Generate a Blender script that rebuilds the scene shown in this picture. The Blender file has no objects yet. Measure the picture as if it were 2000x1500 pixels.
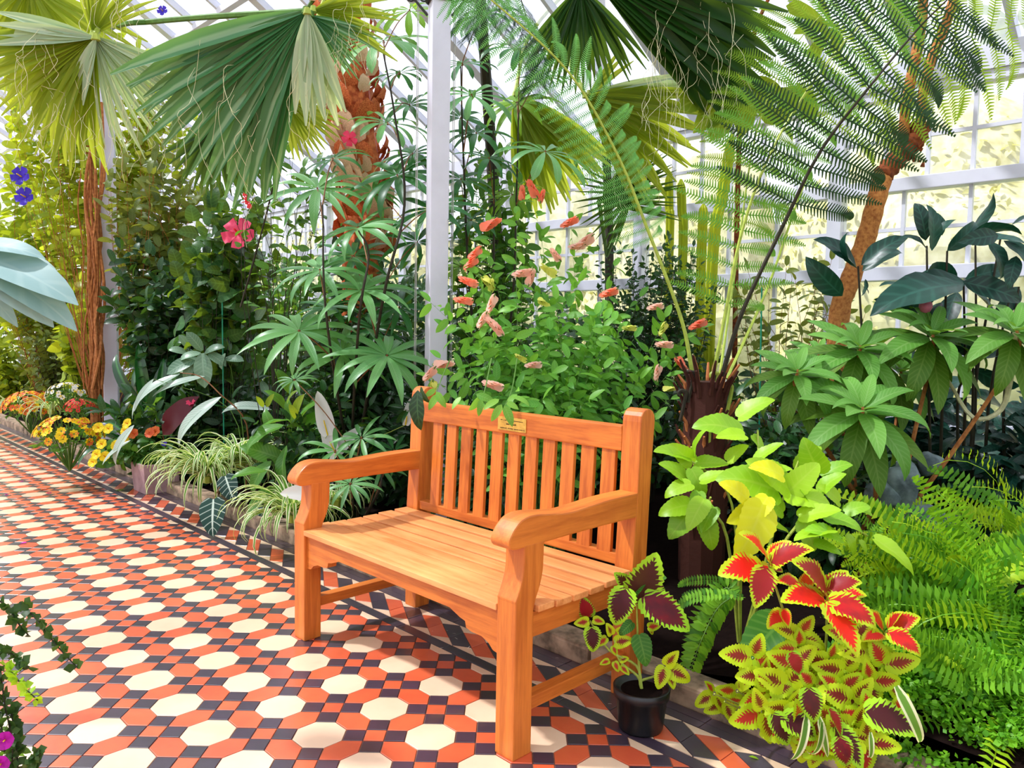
import bpy, bmesh, math, random
import numpy as np
from mathutils import Vector, Matrix
PI = math.pi
SC = bpy.context.scene
COL = SC.collection
U = 0.23                      # tile pitch in metres; the path's tile grid sets the scale

# ------------------------------------------------------------------ camera, world, sun, exposure
YAW, PITCH, ROLL, FPX = 2.35811190, -0.0677927530, 0.0177666783, 1501.7
CAM = np.array([10.3678147, -6.99340056, 5.15027851]) * U
FW = np.array([math.cos(PITCH)*math.cos(YAW), math.cos(PITCH)*math.sin(YAW), math.sin(PITCH)])
_r = np.array([math.sin(YAW), -math.cos(YAW), 0.0]); _u = np.cross(_r, FW)
RT = math.cos(ROLL)*_r + math.sin(ROLL)*_u
UP = -math.sin(ROLL)*_r + math.cos(ROLL)*_u
cd = bpy.data.cameras.new('camera'); cam = bpy.data.objects.new('camera', cd); COL.objects.link(cam)
cd.sensor_width = 36; cd.lens = FPX/2000*36; cd.clip_end = 300; cd.clip_start = 0.05
cam.matrix_world = Matrix(((RT[0], UP[0], -FW[0], CAM[0]), (RT[1], UP[1], -FW[1], CAM[1]), (RT[2], UP[2], -FW[2], CAM[2]), (0, 0, 0, 1)))
SC.camera = cam
vs = SC.view_settings
vs.view_transform = 'Standard'; vs.look = 'None'; vs.gamma = 1.0; vs.use_curve_mapping = False
vs.exposure = 0.25
wd = bpy.data.worlds.new('sky'); SC.world = wd; wd.use_nodes = True
bgn = wd.node_tree.nodes['Background']
bgn.inputs['Color'].default_value = (0.93, 0.95, 1.0, 1); bgn.inputs['Strength'].default_value = 1.65
sd = bpy.data.lights.new('sun', 'SUN'); sun = bpy.data.objects.new('sun', sd); COL.objects.link(sun)
sd.energy = 9.5; sd.angle = math.radians(3.0); sd.color = (1.0, 0.95, 0.86)
sun.rotation_euler = Vector((-0.50, -0.42, 0.90)).to_track_quat('Z', 'Y').to_euler()
sun.location = (0, 0, 12)

# ------------------------------------------------------------------ pixel helpers (2000 x 1500 frame)
def ray(x, y): return FW + RT*((x-1000)/FPX) - UP*((y-750)/FPX)
def P(x, y, t): return Vector(CAM + ray(x, y)*t)                 # point at forward distance t
def PY(x, y, Y): d = ray(x, y); return Vector(CAM + d*((Y-CAM[1])/d[1]))
def PF(x, y, z=0.0): d = ray(x, y); return Vector(CAM + d*((z-CAM[2])/d[2]))
def pix(p):
    d = np.array(p)-CAM; z = d@FW
    return (1000+FPX*(d@RT)/z, 750-FPX*(d@UP)/z, z)
VR = Vector(RT); VU = Vector((0, 0, 1)); VF = Vector(FW); TOC = -Vector((FW[0], FW[1], 0)).normalized()
HR = Vector((RT[0], RT[1], 0)).normalized()

# ------------------------------------------------------------------ materials
def newmat(name):
    m = bpy.data.materials.new(name); m.use_nodes = True
    nt = m.node_tree; nt.nodes.clear()
    out = nt.nodes.new('ShaderNodeOutputMaterial')
    return m, nt, out
class N:
    def __init__(s, nt): s.nt = nt
    def n(s, t, **k):
        nd = s.nt.nodes.new(t)
        for a, b in k.items(): setattr(nd, a, b)
        return nd
    def set(s, sock, v):
        if isinstance(v, bpy.types.NodeSocket): s.nt.links.new(v, sock)
        elif v is not None:
            if isinstance(v, tuple) and len(v) == 3 and sock.type == 'RGBA': v = v+(1,)
            sock.default_value = v
    def math(s, op, a, b=None, c=None, clamp=False):
        nd = s.n('ShaderNodeMath', operation=op); nd.use_clamp = clamp
        s.set(nd.inputs[0], a)
        if b is not None: s.set(nd.inputs[1], b)
        if c is not None: s.set(nd.inputs[2], c)
        return nd.outputs[0]
    def mix(s, f, a, b, bl='MIX'):
        nd = s.n('ShaderNodeMix', data_type='RGBA', blend_type=bl)
        s.set(nd.inputs[0], f); s.set(nd.inputs[6], a); s.set(nd.inputs[7], b)
        return nd.outputs[2]
    def ramp(s, f, lo, hi):
        nd = s.n('ShaderNodeMapRange'); nd.interpolation_type = 'SMOOTHSTEP'
        s.set(nd.inputs[0], f); s.set(nd.inputs[1], lo); s.set(nd.inputs[2], hi)
        return nd.outputs[0]
    def noise(s, vec, scale, det=2, rough=.5, fac=True):
        nd = s.n('ShaderNodeTexNoise'); nd.inputs['Scale'].default_value = scale; nd.inputs['Detail'].default_value = det
        nd.inputs['Roughness'].default_value = rough
        if vec is not None: s.set(nd.inputs['Vector'], vec)
        return nd.outputs[0]
    def bsdf(s, col, rough=.5, spec=.5, bump=None, bstr=.2, bdist=.002, metal=0, coat=0):
        b = s.n('ShaderNodeBsdfPrincipled')
        s.set(b.inputs['Base Color'], col); s.set(b.inputs['Roughness'], rough)
        b.inputs['Specular IOR Level'].default_value = spec; b.inputs['Metallic'].default_value = metal
        b.inputs['Coat Weight'].default_value = coat; b.inputs['Coat Roughness'].default_value = .15
        if bump is not None:
            bp = s.n('ShaderNodeBump'); bp.inputs['Strength'].default_value = bstr; bp.inputs['Distance'].default_value = bdist
            s.set(bp.inputs['Height'], bump); s.set(b.inputs['Normal'], bp.outputs[0])
        return b.outputs[0]
    def rnd(s):
        o = s.n('ShaderNodeObjectInfo').outputs['Random']; g = s.n('ShaderNodeNewGeometry').outputs['Random Per Island']
        return s.math('FRACT', s.math('ADD', o, g))

def simple(name, col, rough=.6, spec=.4, var=.12, nscale=30, bstr=.15, metal=0, col2=None, coat=0):
    m, nt, out = newmat(name); g = N(nt)
    tc = g.n('ShaderNodeTexCoord').outputs['Object']
    nz = g.noise(tc, nscale, 4, .6)
    c2 = col2 or tuple(max(0, c*(1-var*3)) for c in col)
    c = g.mix(g.ramp(nz, .3, .75), col, c2)
    sh = g.bsdf(c, rough, spec, nz, bstr, .003, metal, coat)
    nt.links.new(sh, out.inputs[0]); return m

def tilemat(name, c1, c2, rough=.34, spec=1.0):
    m, nt, out = newmat(name); g = N(nt)
    tc = g.n('ShaderNodeTexCoord').outputs['Object']; ge = g.n('ShaderNodeNewGeometry').outputs['Position']
    r = g.rnd(); nz = g.noise(ge, 9, 3, .6); n2 = g.noise(ge, 90, 2)
    f = g.math('ADD', g.math('MULTIPLY', r, .55), g.math('MULTIPLY', g.ramp(nz, .35, .7), .45))
    c = g.mix(f, c1, c2)
    dirt = g.ramp(g.noise(ge, 2.3, 4, .65), .62, .78)
    c = g.mix(g.math('MULTIPLY', dirt, .25), c, (.25, .12, .05))
    rr = g.math('ADD', rough, g.math('MULTIPLY', nz, .15))
    sh = g.bsdf(c, rr, spec, n2, .04, .001, coat=.6)
    nt.links.new(sh, out.inputs[0]); return m

def woodmat(name, ax, c1=(.68, .20, .026), c2=(.38, .078, .007), sc=1.0):
    m, nt, out = newmat(name); g = N(nt)
    tc = g.n('ShaderNodeNewGeometry').outputs['Position']
    mp = g.n('ShaderNodeMapping'); nt.links.new(tc, mp.inputs[0])
    s = [22, 22, 22]; s[ax] = 1.6
    mp.inputs['Scale'].default_value = s
    r = g.n('ShaderNodeObjectInfo').outputs['Random']
    off = g.n('ShaderNodeCombineXYZ'); nt.links.new(g.math('MULTIPLY', r, 7), off.inputs[0]); nt.links.new(g.math('MULTIPLY', r, 11), off.inputs[2])
    nt.links.new(off.outputs[0], mp.inputs['Location'])
    n1 = g.noise(mp.outputs[0], 1.6*sc, 5, .62); n2 = g.noise(mp.outputs[0], 7*sc, 3, .6); n3 = g.noise(tc, 5, 3, .6)
    f = g.math('ADD', g.math('MULTIPLY', g.ramp(n1, .35, .65), .6), g.math('MULTIPLY', g.ramp(n2, .35, .65), .25))
    f = g.math('ADD', f, g.math('MULTIPLY', g.ramp(n3, .35, .7), .25))
    c = g.mix(f, c1, c2)
    c = g.mix(g.math('MULTIPLY', r, .30), c, tuple(min(1, v*1.12+.01) for v in c1))
    st = g.ramp(g.noise(tc, 8, 5, .75), .66, .78)
    c = g.mix(g.math('MULTIPLY', st, .6), c, (.20, .055, .012))
    sh = g.bsdf(c, .42, .45, n1, .12, .002)
    nt.links.new(sh, out.inputs[0]); return m

def leafmat(name, base, base2=None, vein=None, vfreq=9., vwid=.25, vstr=.6, rough=.42, spec=.28, transl=.3, tcol=None, edge=None, ew=.8, centre=None, cw=.6, jag=.5, stripe=None, var=1.0):
    m, nt, out = newmat(name); g = N(nt)
    uv = g.n('ShaderNodeUVMap').outputs[0]
    sp = g.n('ShaderNodeSeparateXYZ'); nt.links.new(uv, sp.inputs[0])
    x = sp.outputs[0]; v = sp.outputs[1]
    u = g.math('MULTIPLY', g.math('ABSOLUTE', g.math('SUBTRACT', x, .5)), 2)
    r = g.rnd()
    base2 = base2 or tuple(c*.55 for c in base)
    c = g.mix(g.math('MULTIPLY', r, var), base, base2)
    if stripe: c = g.mix(g.math('SUBTRACT', 1, g.ramp(u, stripe[1]-.12, stripe[1]+.12)), c, stripe[0])
    if vein:
        ph = g.math('SUBTRACT', g.math('MULTIPLY', v, vfreq), g.math('MULTIPLY', u, vfreq*.16))
        w = g.math('ABSOLUTE', g.math('SUBTRACT', g.math('FRACT', ph), .5))
        side = g.math('SUBTRACT', 1, g.ramp(w, .04, vwid))
        mid = g.math('SUBTRACT', 1, g.ramp(u, .03, .12))
        vm = g.math('MAXIMUM', g.math('MULTIPLY', side, .6), mid)
        c = g.mix(g.math('MULTIPLY', vm, vstr), c, vein)
    if centre:
        # distance from the centre line of the blade, jagged along the side veins
        ph = g.math('SUBTRACT', g.math('MULTIPLY', v, 11), g.math('MULTIPLY', u, 2.2))
        w = g.math('ABSOLUTE', g.math('SUBTRACT', g.math('FRACT', ph), .5))
        nz = g.noise(uv, 9, 3, .6)
        e = g.math('POWER', g.math('ABSOLUTE', g.math('MULTIPLY', g.math('SUBTRACT', v, .43), 1.9)), 2.0)
        d = g.math('ADD', g.math('ADD', u, e), g.math('MULTIPLY', g.math('SUBTRACT', w, .25), jag))
        d = g.math('ADD', d, g.math('MULTIPLY', g.math('SUBTRACT', nz, .5), .5))
        cwv = g.math('ADD', cw, g.math('MULTIPLY', g.math('SUBTRACT', r, .5), .18))
        mk = g.math('SUBTRACT', 1, g.ramp(g.math('SUBTRACT', d, cwv), -.05, .05))
        cc = g.mix(g.ramp(g.math('ADD', r, g.math('MULTIPLY', g.noise(uv, 3, 2), .3)), .62, .95), centre[0], centre[1])
        c = g.mix(mk, c, cc)
    if edge: c = g.mix(g.ramp(u, ew-.06, ew+.06), c, edge)
    nb = g.noise(uv, 14, 2)
    sh = g.bsdf(c, rough, spec, nb, .06, .003)
    tr = g.n('ShaderNodeBsdfTranslucent')
    if tcol: nt.links.new(g.mix(.55, c, tcol), tr.inputs[0])
    else: nt.links.new(g.mix(1., c, (1.5, 1.5, .7), 'MULTIPLY'), tr.inputs[0])
    mx = g.n('ShaderNodeMixShader'); mx.inputs[0].default_value = transl
    nt.links.new(sh, mx.inputs[1]); nt.links.new(tr.outputs[0], mx.inputs[2])
    nt.links.new(mx.outputs[0], out.inputs[0]); return m

def glassmat(name, tint=(.93, .95, .97), milk=.1):
    m, nt, out = newmat(name); g = N(nt)
    tr = g.n('ShaderNodeBsdfTransparent'); tr.inputs[0].default_value = tint+(1,)
    gl = g.n('ShaderNodeBsdfGlossy'); gl.inputs['Roughness'].default_value = .05
    tl = g.n('ShaderNodeBsdfTranslucent'); tl.inputs[0].default_value = (.9, .92, 1, 1)
    m1 = g.n('ShaderNodeMixShader'); m1.inputs[0].default_value = milk
    nt.links.new(tr.outputs[0], m1.inputs[1]); nt.links.new(tl.outputs[0], m1.inputs[2])
    m2 = g.n('ShaderNodeMixShader'); m2.inputs[0].default_value = .05
    nt.links.new(m1.outputs[0], m2.inputs[1]); nt.links.new(gl.outputs[0], m2.inputs[2])
    nt.links.new(m2.outputs[0], out.inputs[0]); return m

# ------------------------------------------------------------------ object helpers
WM = {}
def link(o, parent, world):
    COL.objects.link(o)
    if parent is not None:
        o.parent = parent; o.matrix_basis = WM[parent.name].inverted() @ world
    else: o.matrix_basis = world
    WM[o.name] = world
    return o
def tag(o, label=None, cat=None, group=None, kind=None):
    if label: o['label'] = label
    if cat: o['category'] = cat
    if group: o['group'] = group
    if kind: o['kind'] = kind
    return o
def thing(name, label, cat, loc, group=None):
    o = bpy.data.objects.new(name, None); o.empty_display_size = .05
    link(o, None, Matrix.Translation(Vector(loc))); return tag(o, label, cat, group)
def mkmesh(name, V, F, mat, uv=None, smooth=True):
    me = bpy.data.meshes.new(name); me.from_pydata([tuple(v) for v in V], [], F)
    if uv is not None:
        l = me.uv_layers.new(name='UVMap')
        vi = np.empty(len(me.loops), 'i'); me.loops.foreach_get('vertex_index', vi)
        l.data.foreach_set('uv', np.asarray(uv, 'f')[vi].ravel())
    if smooth: me.polygons.foreach_set('use_smooth', [True]*len(me.polygons))
    for m in (mat if isinstance(mat, (list, tuple)) else [mat]): me.materials.append(m)
    return me
def ob(name, me, parent=None, world=None, label=None):
    o = bpy.data.objects.new(name, me)
    link(o, parent, world if world is not None else (WM[parent.name].copy() if parent is not None else Matrix.Identity(4)))
    if label: o['label'] = label
    return o

class MB:
    """collects tubes, boxes and prisms in world space; build() links them as ONE mesh"""
    def __init__(s): s.V = []; s.F = []; s.M = []
    def add(s, V, F, m=0):
        o = len(s.V); s.V += [tuple(v) for v in V]; s.F += [tuple(i+o for i in f) for f in F]; s.M += [m]*len(F)
        return s
    def box(s, x0, x1, y0, y1, z0, z1, m=0):
        return s.add([(x, y, z) for x in (x0, x1) for y in (y0, y1) for z in (z0, z1)],
                     [(0, 1, 3, 2), (4, 6, 7, 5), (0, 4, 5, 1), (2, 3, 7, 6), (0, 2, 6, 4), (1, 5, 7, 3)], m)
    def prism(s, poly, z0, z1, inset=0., m=0):
        n = len(poly); c = (sum(p[0] for p in poly)/n, sum(p[1] for p in poly)/n)
        def ins(p):
            d = math.hypot(p[0]-c[0], p[1]-c[1]); k = (d-inset)/d if d > 0 else 1
            return (c[0]+(p[0]-c[0])*k, c[1]+(p[1]-c[1])*k)
        V = [(p[0], p[1], z0) for p in poly]
        if inset: V += [(p[0], p[1], z1-inset*.5) for p in poly]; V += [ins(p)+(z1,) for p in poly]; k = 3
        else: V += [(p[0], p[1], z1) for p in poly]; k = 2
        F = [tuple(range((k-1)*n, k*n))]
        for j in range(k-1): F += [(j*n+i, j*n+(i+1) % n, (j+1)*n+(i+1) % n, (j+1)*n+i) for i in range(n)]
        return s.add(V, F, m)
    def tube(s, pts, rad, sides=6, m=0, cap=True):
        pts = [Vector(p) for p in pts]; n = len(pts)
        if not isinstance(rad, (list, tuple)): rad = [rad]*n
        V = []; F = []; pu = None
        for i, p in enumerate(pts):
            d = (pts[min(i+1, n-1)]-pts[max(i-1, 0)]).normalized()
            a = pu if pu is not None else (Vector((0, 0, 1)) if abs(d.z) < .9 else Vector((1, 0, 0)))
            x = (a - d*a.dot(d))
            if x.length < 1e-5: x = d.orthogonal()
            x.normalize(); pu = x; y = d.cross(x)
            V += [p+(x*math.cos(2*PI*k/sides)+y*math.sin(2*PI*k/sides))*rad[i] for k in range(sides)]
        for i in range(n-1): F += [(i*sides+k, i*sides+(k+1) % sides, (i+1)*sides+(k+1) % sides, (i+1)*sides+k) for k in range(sides)]
        if cap: F += [tuple(range(sides))[::-1], tuple(range((n-1)*sides, n*sides))]
        return s.add(V, F, m)
    def lathe(s, prof, c, sides=24, m=0):
        n = len(prof); c = Vector(c)
        V = [c+Vector((r*math.cos(2*PI*k/sides), r*math.sin(2*PI*k/sides), z)) for r, z in prof for k in range(sides)]
        F = [(i*sides+k, i*sides+(k+1) % sides, (i+1)*sides+(k+1) % sides, (i+1)*sides+k) for i in range(n-1) for k in range(sides)]
        return s.add(V, F, m)
    def build(s, name, mat, parent=None, label=None, smooth=False, bevel=0):
        w = WM[parent.name] if parent is not None else Matrix.Identity(4)
        inv = w.inverted(); V = [tuple(inv @ Vector(v)) for v in s.V]
        me = mkmesh(name, V, s.F, mat, smooth=smooth)
        if any(s.M): me.polygons.foreach_set('material_index', s.M)
        if bevel:
            bm = bmesh.new(); bm.from_mesh(me)
            bmesh.ops.recalc_face_normals(bm, faces=bm.faces)
            bmesh.ops.bevel(bm, geom=[e for e in bm.edges if e.is_manifold and e.calc_face_angle(0) > .5], offset=bevel, segments=2, profile=.6, affect='EDGES')
            bm.to_mesh(me); bm.free()
        return ob(name, me, parent, label=label)
def spl(pts, n=8):
    """Catmull-Rom through the points"""
    p = [Vector(q) for q in pts]; p = [p[0]*2-p[1]]+p+[p[-1]*2-p[-2]]; o = []
    for i in range(1, len(p)-2):
        for k in range(n):
            t = k/n; a, b, c, d = p[i-1:i+3]
            o.append(.5*((2*b)+(c-a)*t+(2*a-5*b+4*c-d)*t*t+(3*b-a-3*c+d)*t**3))
    return o+[p[-2]]
def frame(pos, d, nrm, s=1., sx=1.):
    y = Vector(d).normalized(); z = Vector(nrm); z = z-y*z.dot(y)
    if z.length < 1e-4: z = y.orthogonal()
    z.normalize(); x = y.cross(z)
    return Matrix(((x.x*s*sx, y.x*s, z.x*s, pos[0]), (x.y*s*sx, y.y*s, z.y*s, pos[1]), (x.z*s*sx, y.z*s, z.z*s, pos[2]), (0, 0, 0, 1)))

# ------------------------------------------------------------------ the setting: tiled path
M = {}
M['cream'] = tilemat('cream tile', (.84, .61, .41), (.76, .52, .33))
M['red'] = tilemat('red tile', (.70, .125, .04), (.58, .075, .022))
M['dark'] = tilemat('dark tile', (.050, .028, .052), (.026, .016, .026))
M['grout'] = simple('grout', (.30, .14, .09), .9, .2)
M['soil'] = simple('soil', (.009, .005, .004), 1.0, .03, nscale=40, bstr=.6)
M['white'] = simple('white paint', (.62, .63, .72), .45, .4, .03, 6, .03)
M['stone'] = simple('kerb stone', (.42, .29, .19), .85, .3, nscale=14, bstr=.5, col2=(.09, .065, .04))
M['glass'] = glassmat('window glass'); M['roofglass'] = glassmat('roof glass', (.80, .82, .88), .12)
SQ = U*0.2612                                    # side of a small square tile
GAP = .0016
def oct_poly(cx, cy, yclip=None):
    h = (U-SQ*math.sqrt(2))/2; e = h-SQ/math.sqrt(2)
    return [(cx+a, cy+b) for a, b in ((e, -h), (h, -e), (h, e), (e, h), (-e, h), (-h, e), (-h, -e), (-e, -h))]
def hex_poly(cx, cy, ax):
    w = SQ/math.sqrt(2); L = U/2-w; e = L-w
    q = [(L, 0), (e, w), (-e, w), (-L, 0), (-e, -w), (e, -w)]
    # long axis runs between the two clusters
    return [(cx+a, cy+b) if ax == 0 else (cx-b, cy+a) for a, b in q]
def sq_poly(cx, cy):
    w = SQ/math.sqrt(2); return [(cx+w, cy), (cx, cy+w), (cx-w, cy), (cx, cy-w)]
def shrink(poly, g):
    n = len(poly); out = []
    for i in range(n):
        p0, p1, p2 = Vector(poly[i-1]), Vector(poly[i]), Vector(poly[(i+1) % n])
        a = (p1-p0); b = (p2-p1)
        if a.length < 1e-6 or b.length < 1e-6: continue
        a.normalize(); b.normalize()
        na = Vector((-a.y, a.x)); nb = Vector((-b.y, b.x)); k = 1+na.dot(nb)
        out.append(tuple(p1+(na+nb)*(g/max(k, .3))))
    return out
def clipY(poly, ym):
    o = []; n = len(poly)
    for i in range(n):
        a, b = poly[i], poly[(i+1) % n]
        if a[1] <= ym: o.append(a)
        if (a[1]-ym)*(b[1]-ym) < 0:
            t = (ym-a[1])/(b[1]-a[1]); o.append((a[0]+(b[0]-a[0])*t, ym))
    return o
def area(p): return .5*sum(p[i-1][0]*p[i][1]-p[i][0]*p[i-1][1] for i in range(len(p)))
floor = MB().box(-15, 6, -9, .5, -.09, -.0035).build('floor', M['grout']); tag(floor, kind='structure')
tiles = {'octagonal_tile': [], 'hexagonal_tile': [], 'dark_square_tile': [], 'red_square_tile': []}
YB = .835*U
d3 = SQ
for i in range(-60, 24):
    for j in range(-36, 2):
        cx, cy = i*U, j*U
        q = SQ/math.sqrt(2)
        for nm, poly, mt in ([('octagonal_tile', oct_poly(cx, cy), 'cream'), ('hexagonal_tile', hex_poly(cx+U/2, cy, 1), 'red'), ('hexagonal_tile', hex_poly(cx, cy+U/2, 0), 'red'),
                              ('red_square_tile', sq_poly(cx+U/2, cy+U/2), 'red')] +
                             [('dark_square_tile', sq_poly(cx+U/2+a*q, cy+U/2+b*q), 'dark') for a, b in ((1, 1), (1, -1), (-1, 1), (-1, -1))]):
            poly = clipY(poly, YB)
            if len(poly) < 3 or area(poly) < 2e-4*U: continue
            poly = shrink(poly, GAP)
            if len(poly) < 3 or area(poly) < 1e-5: continue
            c = (sum(p[0] for p in poly)/len(poly), sum(p[1] for p in poly)/len(poly), 0)
            x, y, z = pix(c)
            vis = z > .3 and -40 < x < 2040 and y < 1560
            dist = (Vector(c)-Vector(CAM)).length
            tiles[nm].append((0 if vis else 1, dist, poly, c, mt))
rt = random.Random(3)
for nm, L in tiles.items():
    L.sort(key=lambda q: (q[0], q[1])); rest = {}
    for k, (vis, dist, poly, c, mt) in enumerate(L):
        dz = rt.uniform(-.0006, .0004)
        if k < 300: MB().prism(poly, -.006, dz, .0012).build(nm, M[mt], floor)
        else: rest.setdefault(mt, MB()).prism(poly, -.006, dz)
    for mt, mb in rest.items():
        o = mb.build(nm+'s', M[mt], floor); o['kind'] = 'stuff'
# border: inner strip, plaited band, two outer strips
k = 0
x = -14.6
strip = .62*U*2
while x < 5.9:
    for nm, y0, y1 in (('inner_strip_tile', .845, 1.035), ('outer_strip_tile', 1.715, 1.875), ('edge_strip_tile', 1.885, 2.06)):
        o = 0 if nm[0] == 'i' else strip*.4
        MB().prism([(x+o+GAP, y0*U), (x+o+strip-GAP, y0*U), (x+o+strip-GAP, y1*U), (x+o+GAP, y1*U)], -.006, rt.uniform(-.0005, .0004), .0012).build(nm, M['dark'], floor)
    x += strip
PD = .566; s3 = PD/2*math.tan(PI/6)
for k in range(-112, 36):
    ax = (4.98+k*PD/2*2)*1.0 if False else 4.98+(k-24)*PD
    if not (-63 < ax < 25): continue
    col = 'dark' if (k-24) % 2 == 0 else 'red'
    A = (ax, 1.70); D = (ax-PD/2, 1.70-s3); m1 = (ax+PD/2, 1.70-s3); m0 = (ax+PD/2, 1.05+s3); B = (ax+PD*1.5, 1.05+s3); Cc = (ax+PD, 1.05)
    for poly in ([D, m0, m1, A], [m0, Cc, B, m1]):
        poly = [(a*U, b*U) for a, b in poly]
        if area(poly) < 0: poly.reverse()
        poly = shrink(poly, GAP*.8)
        MB().prism(poly, -.006, rt.uniform(-.0005, .0004), .0012).build('plait_tile', M[col], floor)
    for poly in ([A, m1, (ax+PD, 1.70)], [(ax, 1.05), Cc, m0]):
        poly = [(a*U, b*U) for a, b in poly]
        if area(poly) < 0: poly.reverse()
        MB().prism(shrink(poly, GAP*.8), -.006, rt.uniform(-.0005, .0004), .0008).build('triangular_tile', M['cream'], floor)
# kerb
kerb = MB().box(-15, 6, .482, .60, -.05, .02).build('trim_1', M['stone']); tag(kerb, kind='structure')
x = -14.5
while x < 5.5:
    L = rt.uniform(.5, .8)
    MB().box(x+.004, x+L-.004, .478+rt.uniform(0, .004), .60, -.03, .070+rt.uniform(-.004, .004)).build('kerb_stone', M['stone'], kerb, bevel=.012)
    x += L
# soil bed rising to the wall
def bedz(x, y):
    f = max(0, min(1, (y-.6)/2.6)); return .03+.20*f*f*(3-2*f)+.015*math.sin(x*5.1+y*3)+.012*math.sin(y*9-x*2.3)
V = []; F = []; nx, ny = 150, 24
for i in range(nx+1):
    for j in range(ny+1):
        X = -14.9+i*20.8/nx; Y = .59+j*2.86/ny; V.append((X, Y, bedz(X, Y)))
F = [(i*(ny+1)+j, (i+1)*(ny+1)+j, (i+1)*(ny+1)+j+1, i*(ny+1)+j+1) for i in range(nx) for j in range(ny)]
bed = ob('ground_bed', mkmesh('ground_bed', V, F, M['soil'])); tag(bed, 'dark earth of the planting bed behind the kerb', None, kind='structure')

# ------------------------------------------------------------------ the setting: glasshouse walls and roof
WY = 3.5
EZ = 2.82
def bay(n, X0, W, Y, inward):
    """one window bay: posts by the caller; upper sash 6 lights x 2, lower sash 4 x 2, tall bottom row"""
    fr = MB()
    y0, y1 = Y-.035, Y+.035
    for z0, z1, dy in ((.62, .70, .05), (1.545, 1.63, .06), (2.09, 2.17, .045), (2.66, 2.72, .03)):
        fr.box(X0, X0+W, y0-dy*.4, y1+dy*.4, z0, z1)
    wfr = fr.build('window_%d' % n, M['white'], bevel=.004); tag(wfr, kind='structure')
    rows = ((.70, 1.545, 4, 1), (1.63, 2.09, 4, 2), (2.17, 2.66, 6, 2))
    for z0, z1, nc, nr in rows:
        for c in range(1, nc):
            xx = X0+W*c/nc; MB().box(xx-.011, xx+.011, Y-.015, Y+.015, z0, z1).build('mullion', M['white'], wfr)
        for r in range(1, nr):
            zz = z0+(z1-z0)*r/nr; MB().box(X0, X0+W, Y-.013, Y+.013, zz-.011, zz+.011).build('glazing_bar', M['white'], wfr)
        for c in range(nc):
            for r in range(nr):
                MB().box(X0+W*c/nc, X0+W*(c+1)/nc, Y-.002, Y+.002, z0+(z1-z0)*r/nr, z0+(z1-z0)*(r+1)/nr).build('pane', M['glass'], wfr)
BW = 1.56; XP = PY(1635, 420, WY).x
wall = MB()
wall.box(-14.9, 5.9, WY-.08, WY+.12, 0, .62); wall.box(-14.9, 5.9, WY-.06, WY+.08, 2.72, EZ+.04); wall.box(-14.9, 5.9, WY-.10, WY+.10, .60, .64)
for k in range(-10, 5):
    xx = XP+k*BW
    if -14.9 < xx < 5.9: wall.box(xx-.045, xx+.045, WY-.05, WY+.05, .6, EZ)
wall = wall.build('wall_back', M['white']); tag(wall, kind='structure')
for n, k in enumerate(range(-9, 4)): bay(n+1, XP+k*BW+.045, BW-.09, WY, -1)
TH = math.radians(30); RY = -2.6; RZ = EZ+(WY-RY)*math.tan(TH)
roof = MB()
def raf(x, w, ya, za, yb, zb, h=.07):
    V = []
    for xx in (x-w, x+w):
        V += [(xx, ya, za), (xx, ya, za+h), (xx, yb, zb), (xx, yb, zb+h)]
    roof.add(V, [(0, 1, 3, 2), (4, 6, 7, 5), (0, 4, 5, 1), (2, 3, 7, 6), (0, 2, 6, 4), (1, 5, 7, 3)])
k = 0; x = -14.9; YO = 2*RY-WY
xs = []
while x < 5.95:
    w = .045 if k % 3 == 0 else .016
    raf(x, w, WY, EZ, RY, RZ); raf(x, w, YO, EZ, RY, RZ); xs.append(x); x += BW/3; k += 1
for f in (.0, .33, .66, 1.):
    for s in (1, -1):
        yy = WY+(RY-WY)*f if s > 0 else YO+(RY-YO)*f; zz = EZ+(RZ-EZ)*f
        roof.box(-14.9, 5.9, yy-.03, yy+.03, zz-.03, zz+.03)
roof = roof.build('ceiling', M['white']); tag(roof, kind='structure')
for a, b in zip(xs[:-1], xs[1:]):
    for s in (1, -1):
        ya = WY if s > 0 else YO
        MB().add([(a, ya, EZ+.06), (b, ya, EZ+.06), (b, RY, RZ+.06), (a, RY, RZ+.06), (a, ya, EZ+.064), (b, ya, EZ+.064), (b, RY, RZ+.064), (a, RY, RZ+.064)],
                 [(0, 1, 2, 3), (7, 6, 5, 4), (0, 4, 5, 1), (1, 5, 6, 2), (2, 6, 7, 3), (3, 7, 4, 0)]).build('roof_pane', M['roofglass'], roof)
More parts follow.
